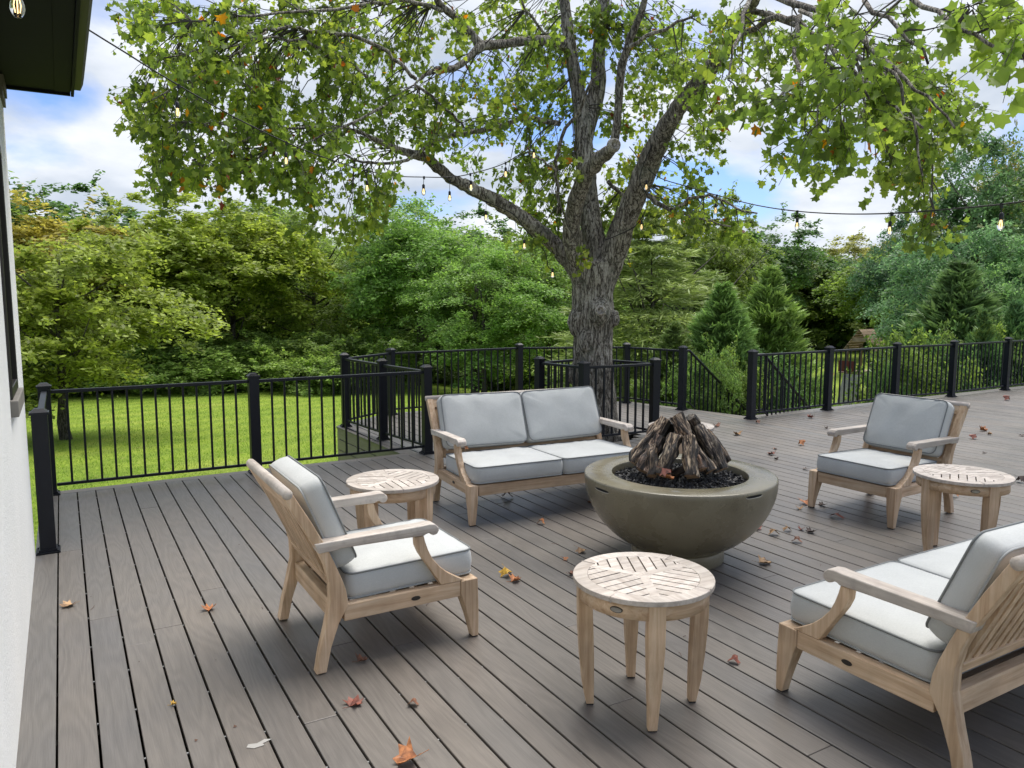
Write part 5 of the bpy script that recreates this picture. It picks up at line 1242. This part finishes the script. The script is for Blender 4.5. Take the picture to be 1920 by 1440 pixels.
# ================================================================== FALLEN LEAVES
def leaf_thing(px, py, sz, col, label, z=0., on=None, stand=.25, seed=0):
    g_ = np.random.default_rng(seed+int(px)); p = on if on is not None else on_z(px, py, 0)
    n = 14; out_ = OUT*sz*1.0; out_[:, 1] -= sz*.35
    fold = g_.uniform(.5, 1.3)*g_.choice((1, 1, -1)); curl = g_.uniform(.2, 1.1); tw_ = g_.uniform(-1, 1)
    zz = np.abs(out_[:, 0])*fold+curl*out_[:, 1]**2/sz+tw_*out_[:, 0]*out_[:, 1]/sz*.5
    P = np.column_stack((out_, zz)); a = g_.random()*6.28; tilt = g_.uniform(-stand, stand)
    Mx = np.array(Matrix.Rotation(a, 3, 'Z') @ Matrix.Rotation(tilt, 3, 'X')); P = P @ Mx.T; P[:, 2] -= P[:, 2].min()-.002
    m = MB(); v = [tuple(q) for q in P]; th = [(x_, y_, z_+.0012) for x_, y_, z_ in v]
    m.v = v+th; K = 14
    m.f = [tuple(reversed(HALF_R)), tuple(reversed(HALF_L)), tuple(i+K for i in HALF_R), tuple(i+K for i in HALF_L)]
    ring = list(range(14)); m.f += [(ring[i], ring[(i+1) % 14], ring[(i+1) % 14]+K, ring[i]+K) for i in range(14)]
    st_ = P[0]; m.tube([Vector(st_), Vector(st_)+Vector((math.cos(a-1.6), math.sin(a-1.6), .25))*sz*.45], .0012, 4)
    o = m.build('fallen_leaf', LEAFM, loc=(p.x, p.y, p.z+z)); o.color = (*col, 1); tag(o, label, 'leaf'); return o
def leafm():
    m, t, b = mat('dry_leaf'); oi = nd(t, 'ShaderNodeObjectInfo'); mp = mapping(t, (40, 40, 40)); n = nd(t, 'ShaderNodeTexNoise', i_Scale=1, i_Detail=5); t.links.new(mp.outputs[0], n.inputs['Vector'])
    r = ramp(t, n.outputs[0], [(.35, (.45, .4, .38)), (.6, (1.25, 1.2, 1.15))]); t.links.new(mixc(t, oi.outputs['Color'], r.outputs[0], 1., 'MULTIPLY'), b.inputs['Base Color']); b.inputs['Roughness'].default_value = .6; return m
LEAFM = leafm()
OR, BR_, TN, RD, DK, YL = (.42, .17, .06), (.20, .09, .05), (.38, .24, .12), (.21, .065, .04), (.05, .03, .022), (.6, .38, .05)
LF = [(127, 1137, .085, TN, 'tan curled leaf on the boards near the white wall'), (392, 1143, .08, OR, 'orange leaf lying across a board gap left of the armchair'),
 (325, 1323, .03, YL, 'tiny yellow leaf stuck in a gap at lower left'), (678, 1241, .065, BR_, 'brown leaf with upright stem near the left armchair leg'), (665, 1320, .085, RD, 'dark red curled leaf in the left foreground'),
 (775, 1322, .05, BR_, 'thin brown leaf sliver standing in a board gap'), (765, 1430, .11, OR, 'large orange leaf at the bottom edge of the deck'), (950, 1081, .085, YL, 'yellow leaf of the pair between armchair and fire bowl'), (966, 1090, .08, OR, 'orange leaf of the pair between armchair and fire bowl'),
 (1090, 1036, .075, TN, 'tan leaf just behind the foreground table'), (1060, 1050, .045, OR, 'small orange leaf left of the foreground table top'), (1072, 1078, .05, BR_, 'dark curled leaf touching the foreground table edge in view'),
 (951, 934, .11, DK, 'dark brown crumpled leaf under the far sofa'), (1015, 983, .06, OR, 'small orange leaf on the boards in front of the far sofa'), (1106, 943, .05, BR_, 'small brown leaf at the left flank of the fire bowl'),
 (1376, 1243, .06, RD, 'red folded leaf between foreground table and near sofa'), (1433, 1057, .10, TN, 'big tan leaf right of the fire bowl foot'), (1420, 992, .08, RD, 'red leaf close to the right flank of the fire bowl'),
 (1450, 1003, .08, TN, 'tan leaf near the red one right of the fire bowl'), (1476, 996, .065, TN, 'light brown leaf right of the tan one by the bowl'), (1502, 994, .05, RD, 'narrow red leaf between fire bowl and right armchair'), (1519, 999, .075, DK, 'black curled leaf in front of the right armchair'),
 (1494, 1017, .075, BR_, 'dark leaf with yellow tip in front of the right armchair'), (1511, 945, .12, OR, 'orange leaf leaning on the right armchair leg'), (1499, 955, .06, TN, 'pale leaf beside the orange one at the armchair leg'), (1568, 972, .12, RD, 'bright rust red leaf under the front rail of the right armchair'),
 (1542, 949, .07, DK, 'dark leaf under the right armchair'), (1510, 881, .06, DK, 'dark thin leaf touching the right armchair corner'), (1447, 853, .10, RD, 'red brown leaf behind the bowl rim at right'), (1503, 835, .09, OR, 'orange oval leaf on the open deck left of the right armchair'),
 (1453, 843, .05, BR_, 'small brown leaf up the deck behind the bowl'), (1518, 784, .10, RD, 'dark red leaf in front of the second right railing post'), (1421, 794, .07, BR_, 'small brown leaf at the foot of the stair post'), (1383, 816, .12, TN, 'pale flat leaf on the deck left of the stair post'),
 (1343, 800, .12, BR_, 'brown curled leaf right of the half hidden table'), (1549, 804, .05, DK, 'tiny dark leaf midway to the right railing'), (1887, 751, .12, RD, 'crimson leaf on the deck near the farthest right post'), (1843, 808, .11, OR, 'orange leaf with raised tip behind the right armchair'),
 (1856, 815, .06, TN, 'pale leaf touching the raised orange one behind the armchair'), (1824, 823, .10, RD, 'red leaf just behind the right armchair back'), (1845, 850, .05, DK, 'small dark leaf behind the right armchair arm'), (1917, 818, .08, DK, 'black leaf cut off by the right edge'), (1788, 932, .08, OR, 'orange leaf behind the leg of the right armchair'),
 (1914, 905, .09, DK, 'dark leaf right of the round table at the right edge'), (1455, 862, .05, DK, 'black twig-like leaf bit beside the bowl rim')]
for i, (px, py, sz, c, lb) in enumerate(LF): leaf_thing(px, py, sz, c, lb, seed=i)
leaf_thing(872, 843, .06, OR, 'orange leaf on the left seat cushion of the far sofa', on=on_z(872, 843, .466))
leaf_thing(1250, 892, .08, RD, 'red leaf lying on the lava rock in front of the logs', on=LP(1249, 893, -.30)); leaf_thing(1256, 898, .07, OR, 'orange leaf below the red one on the lava rock', on=LP(1254, 899, -.33))
g = np.random.default_rng(21); D = MB()
for k in range(150):
    if k < 95: X, Y = g.uniform(0, 9), g.uniform(1.2, 7.6)
    else: X, Y = g.uniform(8, 16), g.uniform(3, 7.6)
    a = g.random()*6.28; l = g.uniform(.008, .035); c_, s_ = math.cos(a)*l, math.sin(a)*l
    if g.random() < .5: D.tube([(X-c_, Y-s_, .003), (X+s_*.2, Y, .006), (X+c_, Y+s_, .003)], .0012, 3)
    else: D.add([(X, Y, .002), (X+c_*.5, Y+s_*.5, .004), (X+c_*.2-s_*.4, Y+s_*.3+c_*.4, .007)], [(0, 1, 2)])
tag(D.build('leaf_debris', plain('leaf_debris', (.10, .05, .03), .8)), 'tiny twigs and leaf crumbs strewn over the deck boards', 'debris', kind='stuff')
# dried spill on a board
MB().poly([(0, 0), (.03, .01), (.05, .045), (.035, .05), (.045, .09), (.02, .075), (.015, .04), (-.01, .02)], 0, .001).build('bird_dropping', plain('dried_white', (.34, .33, .31), .8), loc=on_z(462, 1402, .0015), rot=(0, 0, -1.0))
tag(bpy.data.objects['bird_dropping'], 'small dried white splash on a board at lower left', 'stain')
print('deck pieces', deck_pieces, 'objects', len(bpy.data.objects))
